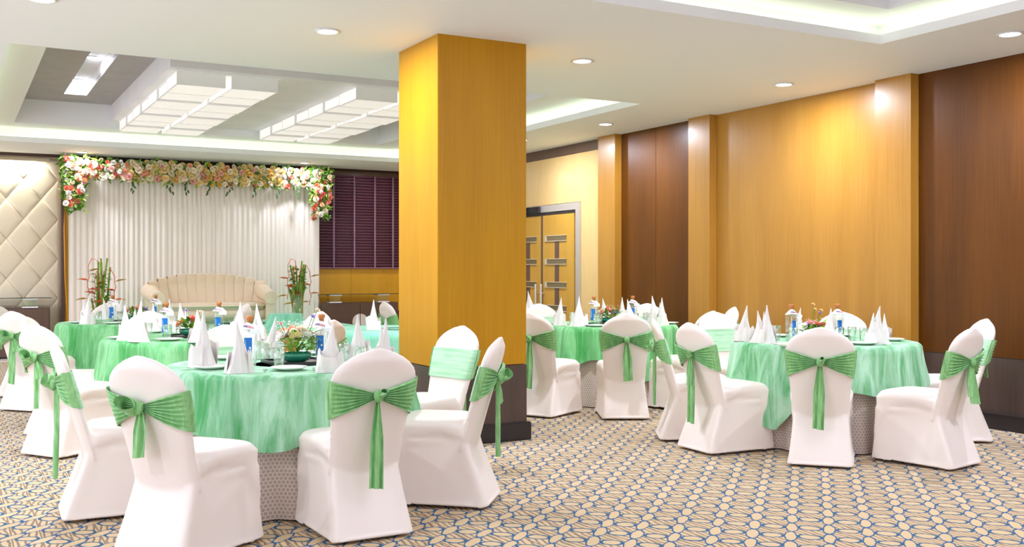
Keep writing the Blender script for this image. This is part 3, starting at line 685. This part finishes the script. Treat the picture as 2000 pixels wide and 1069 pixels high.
# ------------------------------------------------------------------ chairs
HW = [(.30, .198), (.38, .200), (.47, .204), (.55, .213), (.65, .227), (.73, .236), (.785, .236), (.82, .228), (.85, .206), (.875, .176), (.90, .135), (.92, .092), (.934, .05), (.943, .012)]
def yc(z): return -.205-.27*(z-.40)*(1+.15*(z-.4))
def cover_mesh():
    m = MB()
    # back
    zs = [.30+.01286*k for k in range(51)]
    NX = 15; vs = []
    for sgn in (1, -1):
        for z in zs:
            h = lerp_tab(HW, z); th = .030 if z < .88 else .030*max(.35, 1-(z-.88)/.07)
            for i in range(NX):
                s = -1+2*i/(NX-1); x = h*s; t = th*math.sqrt(max(0, 1-abs(s)**6))
                curve = .018*(1-s*s)
                vs.append((x, yc(z)-curve+sgn*t, z))
    n = len(zs)*NX; fs = []
    for j in range(len(zs)-1):
        for i in range(NX-1):
            a = j*NX+i; fs.append((a, a+1, a+NX+1, a+NX)); fs.append((n+a, n+a+NX, n+a+NX+1, n+a+1))
        for i in (0, NX-1):
            a = j*NX+i; fs.append((a, a+NX, n+a+NX, n+a) if i == 0 else (a, n+a, n+a+NX, a+NX))
    for i in range(NX-1): fs.append((i, n+i, n+i+1, i+1)); a = (len(zs)-1)*NX+i; fs.append((a, a+1, n+a+1, n+a))
    m.add(vs, fs)
    # seat and skirt
    tabs = dict(yr=[(FL, -.348), (.03, -.330), (.1, -.305), (.2, -.266), (.3, -.232), (.38, -.212), (.47, -.19)], yf=[(FL, .272), (.1, .262), (.3, .246), (.43, .246), (.46, .236), (.48, .20)],
                hr=[(FL, .238), (.03, .229), (.1, .222), (.25, .208), (.345, .198), (.39, .204), (.44, .208), (.48, .19)], hf=[(FL, .250), (.03, .241), (.2, .228), (.36, .224), (.44, .228), (.465, .215), (.48, .18)])
    zs = [FL+.004, FL+.012, -.005, .015, .03, .06, .09, .12, .15, .18, .21, .24, .27, .29, .31, .33, .35, .365, .38, .39, .40, .41, .42, .432, .445, .455, .465, .474]; NP = 128; vs = []
    for z in zs:
        yr, yf, hr, hf = (lerp_tab(tabs[q], z) for q in ('yr', 'yf', 'hr', 'hf')); low = max(0, 1-(z-FL)/.3)
        for i in range(NP):
            th = 2*PI*(i+.5)/NP; cx, cy = cos(th), sin(th); e_ = 2/(14 if z < .36 else 8 if z < .44 else 5)
            px = math.copysign(abs(cx)**e_, cx); py = math.copysign(abs(cy)**e_, cy)
            y = (yr+yf)/2+(yf-yr)/2*py; t = (y-yr)/(yf-yr); h = hr+(hf-hr)*t
            if z < .44:   # stretched panels pull in between the feet
                bow = 1-(2*t-1)**2; mid = 1-(px)**2
                h -= .022*bow*(1-abs((z-.2)/.25)**2 if abs(z-.2) < .25 else 0)
                y -= math.copysign(.012*mid*(1-abs((z-.2)/.25)**2 if abs(z-.2) < .25 else 0), py) if abs(py) > .9 else 0
            arc = .405-.26*max(0, (t-.5)/.5)**2.2 if t > .5 else .405-.05*max(0, (.35-t)/.35)
            q = min(1, max(0, (arc-z)/.045+.5)); h -= .013*q*q*(3-2*q)*(1 if abs(px) > .5 else 0)
            x = h*px; zz = z
            if z < FL+.008: corner = min(1, (abs(px)*abs(py))**2.2); zz = z+.036*(1-corner)
            vs.append((x, y, zz))
    nz = len(zs); fs = [(j*NP+i, j*NP+(i+1) % NP, (j+1)*NP+(i+1) % NP, (j+1)*NP+i) for j in range(nz-1) for i in range(NP)]
    fs += [tuple(range(NP-1, -1, -1))]
    for k, s in enumerate((.8, .45)):
        vs += [(v[0]*s, .01+(v[1]-.01)*s, .482+.006*k) for v in vs[(nz-1)*NP:nz*NP]]
        fs += [((nz-1+k)*NP+i, (nz-1+k)*NP+(i+1) % NP, (nz+k)*NP+(i+1) % NP, (nz+k)*NP+i) for i in range(NP)]
    fs += [tuple((nz+1)*NP+i for i in range(NP))]
    m.add(vs, fs)
    me_ = m.me('seat_cover'); o = bpy.data.objects.new('tmp', me_); COL.objects.link(o)
    md = o.modifiers.new('r', 'REMESH'); md.mode = 'VOXEL'; md.voxel_size = .0085
    sm_ = o.modifiers.new('s', 'SMOOTH'); sm_.factor = .5; sm_.iterations = 7
    dg = bpy.context.evaluated_depsgraph_get(); dg.update()
    out = bpy.data.meshes.new_from_object(o.evaluated_get(dg)); out.name = 'seat_cover'
    out.polygons.foreach_set('use_smooth', [True]*len(out.polygons)); bpy.data.objects.remove(o)
    return out
COVER = cover_mesh()
def back_pt(s, z, side, off):
    h = lerp_tab(HW, z); t = .030*math.sqrt(max(0, 1-abs(s)**6)); return Vector((h*s, yc(z)-.018*(1-s*s)+side*(t+off), z))
def sash_band():
    m = MB(); z0, z1 = .585, .785
    # taut front band, wrapped round the sides
    def f(u, v):
        s = -1+2*u; z = z0+(z1-z0)*v
        p = back_pt(s, z, 1, (.010+.0015*sin(v*40))*(1-abs(s)**10)-.006*abs(s)**14)
        p.x *= 1.010
        return p
    m.grid(25, 14, f)
    return m.me('sash_band', True)
def sash_fan(kz):
    m = MB()
    for sd in (-1, 1):
        def f(u, v, sd=sd):
            ze = .585+.2*v; zk = kz+(v-.5)*.030
            s = sd*(1-.96*u); w = u**.85; z = ze*(1-w)+zk*w+(.012*sin(PI*u)*(v-.5))
            p = back_pt(s*1.0, z, -1, .010+.008*u)
            pl_ = (.0075+.006*u*(1-u)*4*.6)*min(1, max(0, u-.05)*6)*sin(v*2*PI*7.5+.8*sd+u*1.5)
            p.y -= pl_+.006*sin(PI*min(1, u*1.2)); p.x *= 1.018
            if u < .03: p.y = yc(ze)+.012
            elif u < .09: p.y = min(p.y, yc(ze)-.018)
            return p
        m.grid(26, 53, f)
    return m.me('sash_gather', True)
def knot_mesh(kz):
    m = MB(); y0 = yc(kz)-.018-.030-.028; n = 14
    m.grid(14, 9, lambda u, v: (.024*sin(PI*v)*cos(2*PI*u)*1.0, y0+.022*sin(PI*v)*sin(2*PI*u)-.006, kz+.030*cos(PI*v)+.004*sin(2*PI*u*3)), True)
    return m.me('sash_knot', True)
def loop_mesh(kz, side, size):
    m = MB(); y0 = yc(kz)-.085
    def f(u, v):
        a = 2*PI*u; w = .032+.030*sin(a/2); wob = .006*sin(v*PI*3+u*5)
        x = side*size*.55*(1-cos(a)); z = kz+size*.34*sin(a)+size*.32*(1-cos(a))*.5*(.6)
        return (x+wob, y0+.018*sin(a)-(v-.5)*w*1.25-.01, z+(v-.5)*w*.75+wob*.5)
    m.grid(30, 7, f)
    return m.me('sash_loop', True)
def tail_mesh(kz, ln, wd, dx, seed):
    rnd = random.Random(seed); ph = rnd.random()*6; m = MB()
    def f(u, v):
        w = wd*(.28+.72*min(1, v*2.2)**.8); z = kz-.01-ln*v
        yb = yc(KZ)-.050-.01*v
        s = u-.5; x = dx*v+s*w
        return (x, yb-.016-.013*math.cos(s*11+ph)*(1-.3*v)-.006*sin(s*21+v*3), z+.012*s*(1 if seed % 2 else -1)*v)
    m.grid(15, 22, f)
    return m.me('sash_tail', True)
BAND = sash_band(); KZ = .70
FAN = sash_fan(KZ); KNOT = knot_mesh(KZ)
LOOPS = {'l': loop_mesh(KZ, -1, .085), 'r': loop_mesh(KZ, 1, .08), 'u': loop_mesh(KZ+.01, 1, .028)}
TAILS = [tail_mesh(KZ, .22, .085, -.008, 1), tail_mesh(KZ, .45, .075, -.012, 2), tail_mesh(KZ, .36, .08, .012, 3), tail_mesh(KZ, .28, .10, .05, 4), tail_mesh(KZ, .14, .06, .05, 5), tail_mesh(KZ, .50, .07, .01, 6)]
LIFT = .0
def chair(tx, ty, tbl, loop, tails, label, turn=0):
    cx, cy = TABLES[tbl][0]; d = Vector((cx-tx, cy-ty)).normalized(); a = math.atan2(-d.x, d.y)+R(turn)
    f = Vector((-sin(a), cos(a))); dist = math.hypot(cx-tx, cy-ty)
    mn = 1.30 if tbl in 'AE' else 1.33
    if dist < mn: tx -= d.x*(mn-dist); ty -= d.y*(mn-dist)
    ox, oy = tx+f.x*.365, ty+f.y*.365
    e = empty('banquet_chair', (ox, oy, 0), a, label, 'chair', 'covered chairs at the '+TABLES[tbl][4])
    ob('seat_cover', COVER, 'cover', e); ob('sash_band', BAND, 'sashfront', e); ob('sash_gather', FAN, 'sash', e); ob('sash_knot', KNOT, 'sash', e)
    for c_ in loop: ob('sash_loop', LOOPS[c_], 'sash', e)
    for t in tails: ob('sash_tail', TAILS[t], 'sash', e)
for c_ in [
 (.755, 4.915, 'A', 'l', (0,), 'white covered chair, front left, back turned, short green sash tail', -11),
 (1.865, 4.79, 'A', 'u', (1,), 'white covered chair in front centre, back turned, long green sash tail', -1),
 (.51, 6.15, 'A', 'l', (5,), 'white covered chair seen sideways at left of the nearest left table'),
 (3.14, 6.46, 'A', '', (1,), 'white covered chair before the pillar, facing left with mint sash band'),
 (2.755, 5.32, 'A', 'r', (1, 4), 'white covered chair right of the nearest left table, side-on with green bow'),
 (1.72, 7.4, 'A', 'l', (0,), 'white covered chair facing camera behind the nearest left table'),
 (2.63, 7.74, 'B', 'l', (2,), 'white covered chair at the right front of the second left table'),
 (.53, 8.11, 'B', 'l', (2, 4), 'white covered chair, back turned, left front of the second left table'),
 (.67, 9.4, 'B', 'l', (0,), 'white covered chair facing right at far left of the second left table'),
 (1.67, 10.2, 'B', 'l', (0,), 'white covered chair facing camera behind the second left table'),
 (2.96, 9.33, 'B', 'l', (0,), 'white covered chair at the right of the second left table'),
 (.51, 10.85, 'C', 'l', (1, 4), 'leftmost white covered chair, back turned, at the third left table'),
 (.72, 12.27, 'C', 'l', (0,), 'white covered chair before the tufted wall at the third left table'),
 (1.7, 13.15, 'C', 'l', (0,), 'white covered chair facing camera behind the third left table'),
 (2.78, 11.2, 'C', 'l', (2,), 'white covered chair, side-on, right front of the third left table'),
 (2.95, 12.0, 'C', 'l', (0,), 'white covered chair with round top right of the third left table'),
 (5.33, 7.57, 'D', '', (2,), 'white covered chair, back turned, in front of the rear right table'),
 (4.66, 8.16, 'D', 'l', (1,), 'white covered chair beside the pillar at the rear right table'),
 (6.37, 7.75, 'D', '', (0,), 'white covered chair, back turned, right front of the rear right table'),
 (7.3, 8.4, 'D', '', (0,), 'white covered chair before the golden wall at the rear right table'),
 (7.16, 9.76, 'D', '', (0,), 'white covered chair before the walnut panels at the rear right table'),
 (6.0, 10.2, 'D', '', (0,), 'white covered chair before the doors at the rear right table'),
 (5.2, 5.11, 'E', 'u', (1,), 'white covered chair, back turned, in front of the front right table'),
 (4.83, 6.05, 'E', 'u', (5, 0), 'white covered chair, back turned, at left of the front right table'),
 (5.0, 6.72, 'E', 'l', (1,), 'white covered chair side-on at far left of the front right table'),
 (6.11, 4.61, 'E', '', (3, 0), 'white covered chair side-on at right, bow toward the right wall', 13),
 (7.23, 5.41, 'E', '', (0,), 'white covered chair behind the rightmost chair, by the walnut wall'),
 (6.23, 7.42, 'E', '', (0,), 'white covered chair facing camera behind left side of front right table'),
 (7.3, 6.9, 'E', '', (0,), 'white covered chair facing camera behind right side of front right table'),
 (4.72, 11.9, 'G', 'l', (0,), 'white covered chair side-on at the left edge of the pillar, rear')]: chair(*c_)

# ------------------------------------------------------------------ table ware
TC, TS_ = cos(R(28.74)), sin(R(28.74))
def at(x, D):   # point of the table plane at picture column x and distance D, used to note measured places
    a = (x-1000)/1997; return (D*(TS_+a*TC), D*(TC-a*TS_))
ZT = TZ+.007
def napkin_mesh(seed, two=False):
    rnd = random.Random(seed); m = MB(); n = 40; NZ = 22; H = .285
    pts = []
    def f(u, v):
        a = 2*PI*u; z = H*v
        t = v; rx = .086*((1-t)**1.9*.55+.45*(1-t))+.003; ry = .062*((1-t)**1.8*.5+.5*(1-t))+.003
        fl = 1+.13*sin(4*a+seed+v*3)*(1-v)+.07*sin(9*a+seed*2+v*2)+.03*sin(17*a)
        x = rx*cos(a)*fl; y = ry*sin(a)*fl
        x += .010*sin(v*3+seed)-(.012*v*v)
        return (x, y, z)
    m.grid(n, NZ, f, True)
    # wrapped outer cuff with a raised corner
    def g(u, v):
        a = -2.2+4.4*u+seed; top = .085+.05*math.exp(-((u-.2)/.12)**2)+.035*math.exp(-((u-.8)/.1)**2)
        top += .045*math.exp(-((u-.03)/.05)**2)+.04*math.exp(-((u-.97)/.05)**2); z = top*v; r_ = .086+.016*v*math.exp(-((u-.0)/.12)**2)+.006*sin(6*a)+.012*v*sin(a*2+seed)-.016*v
        return (r_*cos(a), r_*.86*sin(a), z)
    m.grid(34, 8, g)
    if two:
        def h2(u, v):
            a = 2*PI*u; z = .05+.185*v; r_ = .036*(1-v)**1.0+.002
            return (.038+r_*cos(a)-.014*v, .022+r_*.7*sin(a), z)
        m.grid(20, 10, h2, True)
    return m.me('napkin', True)
NAPK = [napkin_mesh(1), napkin_mesh(2, True), napkin_mesh(4), napkin_mesh(7, True)]
PLATE = MB().lathe([(.001, .004), (.055, .004), (.070, .007), (.085, .016), (.106, .021), (.108, .019), (.085, .011), (.06, .0), (.001, .0)], 40, cap=False).me('plate', True)
def tumbler_mesh():
    m = MB().lathe([(.026, .0), (.028, .012), (.031, .05), (.0345, .118), (.0330, .118), (.0298, .05), (.0265, .016), (.001, .014)], 20, cap=False)
    return m.me('tumbler', True)
TUMB = tumbler_mesh()
TBASE = MB().lathe([(.001, .001), (.0255, .001), (.0262, .013), (.001, .0132)], 20, cap=False).me('glass_base', True)
BOT = MB()
def sq(r_, z, n=16, p=6):
    out = []
    for i in range(n): a = 2*PI*(i+.5)/n; e_ = 2/p; out.append((r_*math.copysign(abs(cos(a))**e_, cos(a)), r_*math.copysign(abs(sin(a))**e_, sin(a)), z))
    return out
bv = []; prof = [(.034, 0, 8), (.036, .004, 8), (.036, .195, 8), (.034, .208, 6), (.022, .228, 3), (.0155, .235, 2), (.0155, .262, 2)]
for r_, z, p in prof: bv += sq(r_, z, 24, p)
BOT.add(bv, [(j*24+i, j*24+(i+1) % 24, (j+1)*24+(i+1) % 24, (j+1)*24+i) for j in range(len(prof)-1) for i in range(24)]+[tuple(range(23, -1, -1))])
BOTTLE = BOT.me('bottle_body', True)
CAP = MB().lathe([(.0158, .252), (.0158, .268), (.0205, .272), (.0215, .290), (.019, .294)], 16).me('cap', True)
LABEL = MB().box(-.036, .010, -.0372, -.0366, .045, .165).me('label')
LDOT = MB().add([(-.002+.006*cos(k*PI/6), -.0376, .105+.006*sin(k*PI/6)) for k in range(12)], [tuple(range(12))]).me('label_emblem')
LCODE = MB().box(-.006, .008, -.0376, -.0373, .050, .068).me('label_panel')
lt_ = MB()
for k in range(9): lt_.box(-.032+.0, -.030, -.0376, -.0373, .075+.009*k, .075+.009*k+.005+.002*(k % 2))
for k in range(6): lt_.box(-.027, -.0258, -.0376, -.0373, .074+.011*k, .074+.011*k+.008)
LTXT = lt_.me('label_lines')
def tagf(u, v):
    a = -1.9+3.8*u; r_ = .022+.038*v; return (r_*sin(a), -r_*cos(a)*1.1, .250-.036*v-.006*sin(a*2))
TAG = MB().grid(16, 4, tagf).me('neck_tag', True)
def strip(u0, u1, v0, v1, off=.0012):
    m = MB()
    def f(u, v):
        p = tagf(u0+(u1-u0)*u, v0+(v1-v0)*v); return (p[0]*1.01, p[1]*1.02-off, p[2]+off)
    m.grid(4, 2, f); return m
tp = MB(); tr_ = MB()
for k in range(9):
    s_ = strip(.22+.045*k, .22+.045*k+.028, .45, .78); (tp if k < 4 else tr_).add(s_.v, s_.f)
TAGP, TAGR = tp.me('tag_print'), tr_.me('tag_print')
TAG2 = MB().box(-.005, .058, -.058, -.056, .188, .212).me('hang_tag')
FORK = MB().box(-.003, .003, -.09, .02, 0, .002).box(-.010, .010, .02, .035, 0, .003)
for k in range(4): FORK.box(-.010+.0057*k, -.0065+.0057*k, .035, .075, .001, .003)
FORK = FORK.me('fork'); KNIFE = MB().box(-.005, .005, -.10, -.005, 0, .004).add([(-.006, -.005, .001), (.007, -.005, .001), (.008, .08, .001), (-.002, .105, .001), (-.006, -.005, .003), (.007, -.005, .003), (.008, .08, .003), (-.002, .105, .003)], [(0, 3, 2, 1), (4, 5, 6, 7), (0, 1, 5, 4), (1, 2, 6, 5), (2, 3, 7, 6), (3, 0, 4, 7)]).me('knife')
SECT = ['far side', 'far right side', 'right side', 'near right side', 'near side', 'near left side', 'left side', 'far left side']
USED = {}
def where(tbl, x, y):
    cx, cy = TABLES[tbl][0]; dx, dy = x-cx, y-cy; rr = math.hypot(dx, dy)
    rt = dx*TC-dy*TS_; fw = dx*TS_+dy*TC; a = math.atan2(rt, fw); return SECT[int(round(a/(PI/4))) % 8]
def lab(kind, desc, tbl, x, y):
    w = where(tbl, x, y); ph = TABLES[tbl][4]
    l = f'{desc} on the {w} of the {ph}'; k = (kind, l); USED[k] = USED.get(k, 0)+1
    if USED[k] == 2: l = f'{desc} further in on the {w} of the {ph}'
    if USED[k] == 3: l = f'{desc} third inward on the {w} of the {ph}'
    return l
def napkin(tbl, x, y, k, sc=1.0, rz=0):
    o = ob('napkin', NAPK[k], 'linen', None, (x, y, ZT), rz, sc)
    tag(o, lab('napkin', ('tall' if sc > 1.05 else 'white')+(' napkin cone' if k % 2 == 0 else ' twin-peaked napkin'), tbl, x, y), 'napkin', 'napkins on the '+TABLES[tbl][4])
def plate_at(tbl, x, y, cut=True):
    tag(ob('plate', PLATE, 'china', None, (x, y, ZT)), lab('plate', 'white side plate', tbl, x, y), 'plate', 'plates on the '+TABLES[tbl][4])
    if cut:
        cx, cy = TABLES[tbl][0]; d = Vector((x-cx, y-cy)).normalized(); s_ = Vector((-d.y, d.x)); a = math.atan2(-d.x, d.y)+PI
        for sg, me_, n in ((-1, FORK, 'fork'), (1, KNIFE, 'knife')):
            px, py = x+s_.x*sg*.135, y+s_.y*sg*.135
            if math.hypot(px-cx, py-cy) > .66: px, py = px-d.x*.05, py-d.y*.05
            tag(ob(n, me_, 'steel', None, (px, py, ZT+.001), a), lab(n, 'polished steel '+n+' beside a plate', tbl, px, py), n, n+('s' if n == 'fork' else '')+' on the '+TABLES[tbl][4])
def tumbler(tbl, x, y):
    e = empty('tumbler', (x, y, ZT), 0, lab('tumbler', 'clear water tumbler', tbl, x, y), 'glass', 'tumblers on the '+TABLES[tbl][4])
    ob('glass_wall', TUMB, 'glass', e); ob('glass_base', TBASE, 'bottle', e)
def bottle(tbl, x, y, rz, sc=1.0):
    e = empty('water_bottle', (x, y, ZT), rz, lab('bottle', 'square glass bottle with blue label', tbl, x, y), 'bottle', 'bottles on the '+TABLES[tbl][4]); e.scale = (sc,)*3
    b = ob('bottle_body', BOTTLE, 'bottle', e); ob('cap', CAP, 'cork', e); l = ob('label', LABEL, 'blue', e)
    ob('label_emblem', LDOT, 'white', l); ob('label_panel', LCODE, 'white', l); ob('label_lines', LTXT, 'white', l)
    t_ = ob('neck_tag', TAG, 'white', e); ob('tag_print', TAGP, 'tagpurple', t_); ob('tag_print', TAGR, 'tagpink', t_); ob('hang_tag', TAG2, 'white', e)
SMALLROSE = ROSES
def bouquet(tbl, x, y, mix_, seed, h=.15, bowl='tealglass', tall=None):
    rnd = random.Random(seed)
    tr = empty('tray', (x, y, ZT), R(-20+seed*7), lab('tray', 'square black tray under the flower bowl', tbl, x, y).replace(' on the '+where(tbl, x, y), ' amid'), 'tray')
    ob('tray_board', MB().box(-.17, .17, -.17, .17, 0, .008).me('tray_board'), 'black', tr)
    rim = MB()
    for q in ((-.17, -.158, -.17, .17), (.158, .17, -.17, .17), (-.158, .158, -.17, -.158), (-.158, .158, .158, .17)): rim.box(*q, .0081, .018)
    ob('tray_rim', rim.me('tray_rim'), 'black', tr)
    e = empty('flower_bowl', (x, y, ZT+.0085), 0, ('peach rose' if mix_[0] == 'peach' else 'pink and coral')+' bouquet in teal glass bowl amid the '+TABLES[tbl][4], 'flower arrangement')
    ob('bowl', MB().lathe([(.05, 0), (.08, .012), (.096, .036), (.092, .056), (.088, .055), (.09, .036), (.05, .006)], 24, cap=False).me('bowl', True), bowl, e)
    fo = MB(); fo2 = MB()
    for k in range(70):
        a = rnd.random()*2*PI; rr = rnd.uniform(.03, .10); leaf(fo if k % 2 else fo2, (rr*cos(a), rr*sin(a), rnd.uniform(.05, h*.85)), (cos(a), sin(a), rnd.uniform(-.2, 1.2)), (0, 0, 1), rnd.uniform(.05, .09), .032)
    o = ob('foliage', fo.me('foliage'), 'green', e); o['kind'] = 'stuff'; o = ob('foliage', fo2.me('foliage'), 'lime', e); o['kind'] = 'stuff'
    n = len(mix_)
    for k, c_ in enumerate(mix_):
        a = 2*PI*k/n*2.4+seed; rr = .10*math.sqrt((k+.5)/n); z = h-.55*rr*0.8+rnd.uniform(-.01, .015)
        ob('flower', SMALLROSE[k % 3], c_, e, (rr*cos(a), rr*sin(a), z-.005), (rnd.uniform(-.3, .3)+.6*(-sin(a))*-1*rr/.085, .7*cos(a)*rr/.085, 0), rnd.uniform(.038, .05))
    by = MB()
    for k in range(240 if tbl == 'A' else 40):
        a = rnd.random()*2*PI; rr = rnd.uniform(.03, .13); z = h*rnd.uniform(.6, 1.25); by.add([(rr*cos(a)+q[0]*.004, rr*sin(a)+q[1]*.004, z+q[2]*.004) for q in ((1, 0, 0), (-1, 0, 0), (0, 1, 0), (0, -1, 0), (0, 0, 1), (0, 0, -1))], [(0, 2, 4), (2, 1, 4), (1, 3, 4), (3, 0, 4), (2, 0, 5), (1, 2, 5), (3, 1, 5), (0, 3, 5)])
    o = ob('baby_breath', by.me('baby_breath'), 'whitef', e); o['kind'] = 'stuff'
    if tall:
        for (dx, dz, c_) in tall:
            ob('flower_stem', MB().tube([(0, 0, .05), (dx*.6, 0, h*.8), (dx, -.02, h+dz)], .0022, 5).me('flower_stem'), 'green', e)
            ob('flower', SMALLROSE[0], c_, e, (dx, -.02, h+dz-.008), (.5, .3, 0), .019)
# nearest left table
T = 'A'
for (x, D, k, sc) in ((397, 6.0, 2, 1.16), (467, 5.66, 3, .98), (646, 5.72, 0, .98), (534, 6.72, 0, .92), (697, 6.3, 2, 1.02), (748, 5.95, 1, 1.0), (500, 6.62, 1, .9), (640, 6.72, 2, .9)):
    napkin(T, *at(x, D), k, sc, R(x*7 % 360))
for x, D in ((413, 5.87), (565, 5.80), (604, 6.86), (446, 6.5), (700, 6.62)): plate_at(T, *at(x, D), D < 6)
for x, D in ((545, 5.95), (507, 6.5), (672, 6.2), (705, 5.98), (520, 6.35)): tumbler(T, *at(x, D))
bottle(T, *at(488, 6.12), R(-10), 1.0); bottle(T, *at(628, 6.34), R(-14), 1.0)
bouquet(T, *at(578, 6.25), ['peach', 'whitef', 'cream', 'whitef', 'peach', 'pink', 'whitef', 'cream', 'whitef', 'pink', 'whitef', 'peach', 'whitef', 'butter'], 3, .20, tall=((.10, .08, 'lilac'), (.13, .12, 'cream'), (-.10, .04, 'pink')))
# second left table
T = 'B'
for (x, D, k, sc) in ((245, 8.3, 0, 1.0), (273, 8.12, 3, 1.12), (384, 8.05, 2, .9), (356, 9.3, 1, .95), (470, 8.6, 2, 1.05), (503, 8.5, 0, 1.0), (300, 9.3, 2, .9)):
    napkin(T, *at(x, D), k, sc, R(x*7 % 360))
for x, D in ((238, 8.42), (331, 8.22), (300, 9.25), (450, 9.1)): plate_at(T, *at(x, D), D < 8.5)
for x, D in ((327, 8.42), (398, 8.6), (414, 8.6), (290, 8.7)): tumbler(T, *at(x, D))
bottle(T, *at(325, 8.6), R(-10)); bottle(T, *at(428, 8.75), R(-10))
bouquet(T, *at(372, 8.75), ['coral', 'peach', 'orange', 'coral', 'lilac', 'peach', 'cream'], 5, .15, tall=((-.04, .07, 'lilac'), (.08, .06, 'cream')))
T = 'C'
for (x, D, k, sc) in ((171, 10.75, 1, 1.05), (236, 11.7, 0, .9), (330, 11.2, 2, .9), (205, 11.8, 0, .85)): napkin(T, *at(x, D), k, sc, R(x*7 % 360))
for x, D in ((153, 10.9), (222, 10.75), (260, 11.7)): plate_at(T, *at(x, D), False)
for x, D in ((193, 11.0), (235, 11.1), (320, 11.2)): tumbler(T, *at(x, D))
bottle(T, *at(220, 11.15), R(-10)); bottle(T, *at(304, 11.3), R(-10))
bouquet(T, *at(266, 11.3), ['coral', 'pink', 'peach', 'coral', 'pink', 'lilac'], 6, .15)
# rear right table
T = 'D'
for (x, D, k, sc) in ((1094, 10.5, 0, 1.0), (1132, 10.32, 2, 1.05), (1215, 11.25, 2, .95), (1229, 10.4, 0, .95), (1277, 10.65, 0, 1.05), (1293, 10.5, 1, 1.0), (1180, 11.3, 0, .9)):
    napkin(T, *at(x, D), k, sc, R(x*7 % 360))
for x, D in ((1092, 10.68), (1166, 10.25), (1306, 10.75), (1250, 11.2)): plate_at(T, *at(x, D), D < 10.9)
for x, D in ((1166, 10.45), (1241, 10.7), (1262, 10.75), (1118, 10.9), (1171, 10.6)): tumbler(T, *at(x, D))
bottle(T, *at(1160, 10.65), R(-30)); bottle(T, *at(1236, 10.85), R(-20))
bouquet(T, *at(1190, 10.75), ['coral', 'orange', 'pink', 'coral', 'pink', 'lilac', 'pink', 'cream'], 8, .15)
# front right table
T = 'E'
for (x, D, k, sc) in ((1455, 8.18, 0, 1.0), (1498, 7.95, 3, 1.04), (1484, 7.98, 0, .88), (1620, 7.9, 0, .95), (1714, 7.85, 3, 1.02), (1727, 8.35, 2, .75), (1560, 8.8, 0, .85)):
    napkin(T, *at(x, D), k, sc, R(x*7 % 360))
for x, D in ((1458, 8.25), (1685, 7.78), (1740, 8.2), (1520, 8.7), (1640, 8.75), (1540, 7.62)): plate_at(T, *at(x, D), D < 8.4)
for x, D in ((1664, 8.1), (1687, 7.95), (1517, 8.3), (1549, 7.9), (1640, 8.0)): tumbler(T, *at(x, D))
bottle(T, *at(1546, 8.15), R(5)); bottle(T, *at(1636, 8.25), R(-5))
bouquet(T, *at(1588, 8.25), ['pink', 'coral', 'pink', 'lilac', 'coral', 'pink', 'whitef'], 9, .14, tall=((0, .11, 'butter'), (.05, .08, 'lilac'), (.07, .10, 'butter'), (-.02, .15, 'butter')))
T = 'G'
napkin(T, *at(1034, 12.95), 0, 1.05, 0); plate_at(T, *at(1028, 12.95), False)
napkin('F', *at(730, 9.75), 2, 1.0, 1)
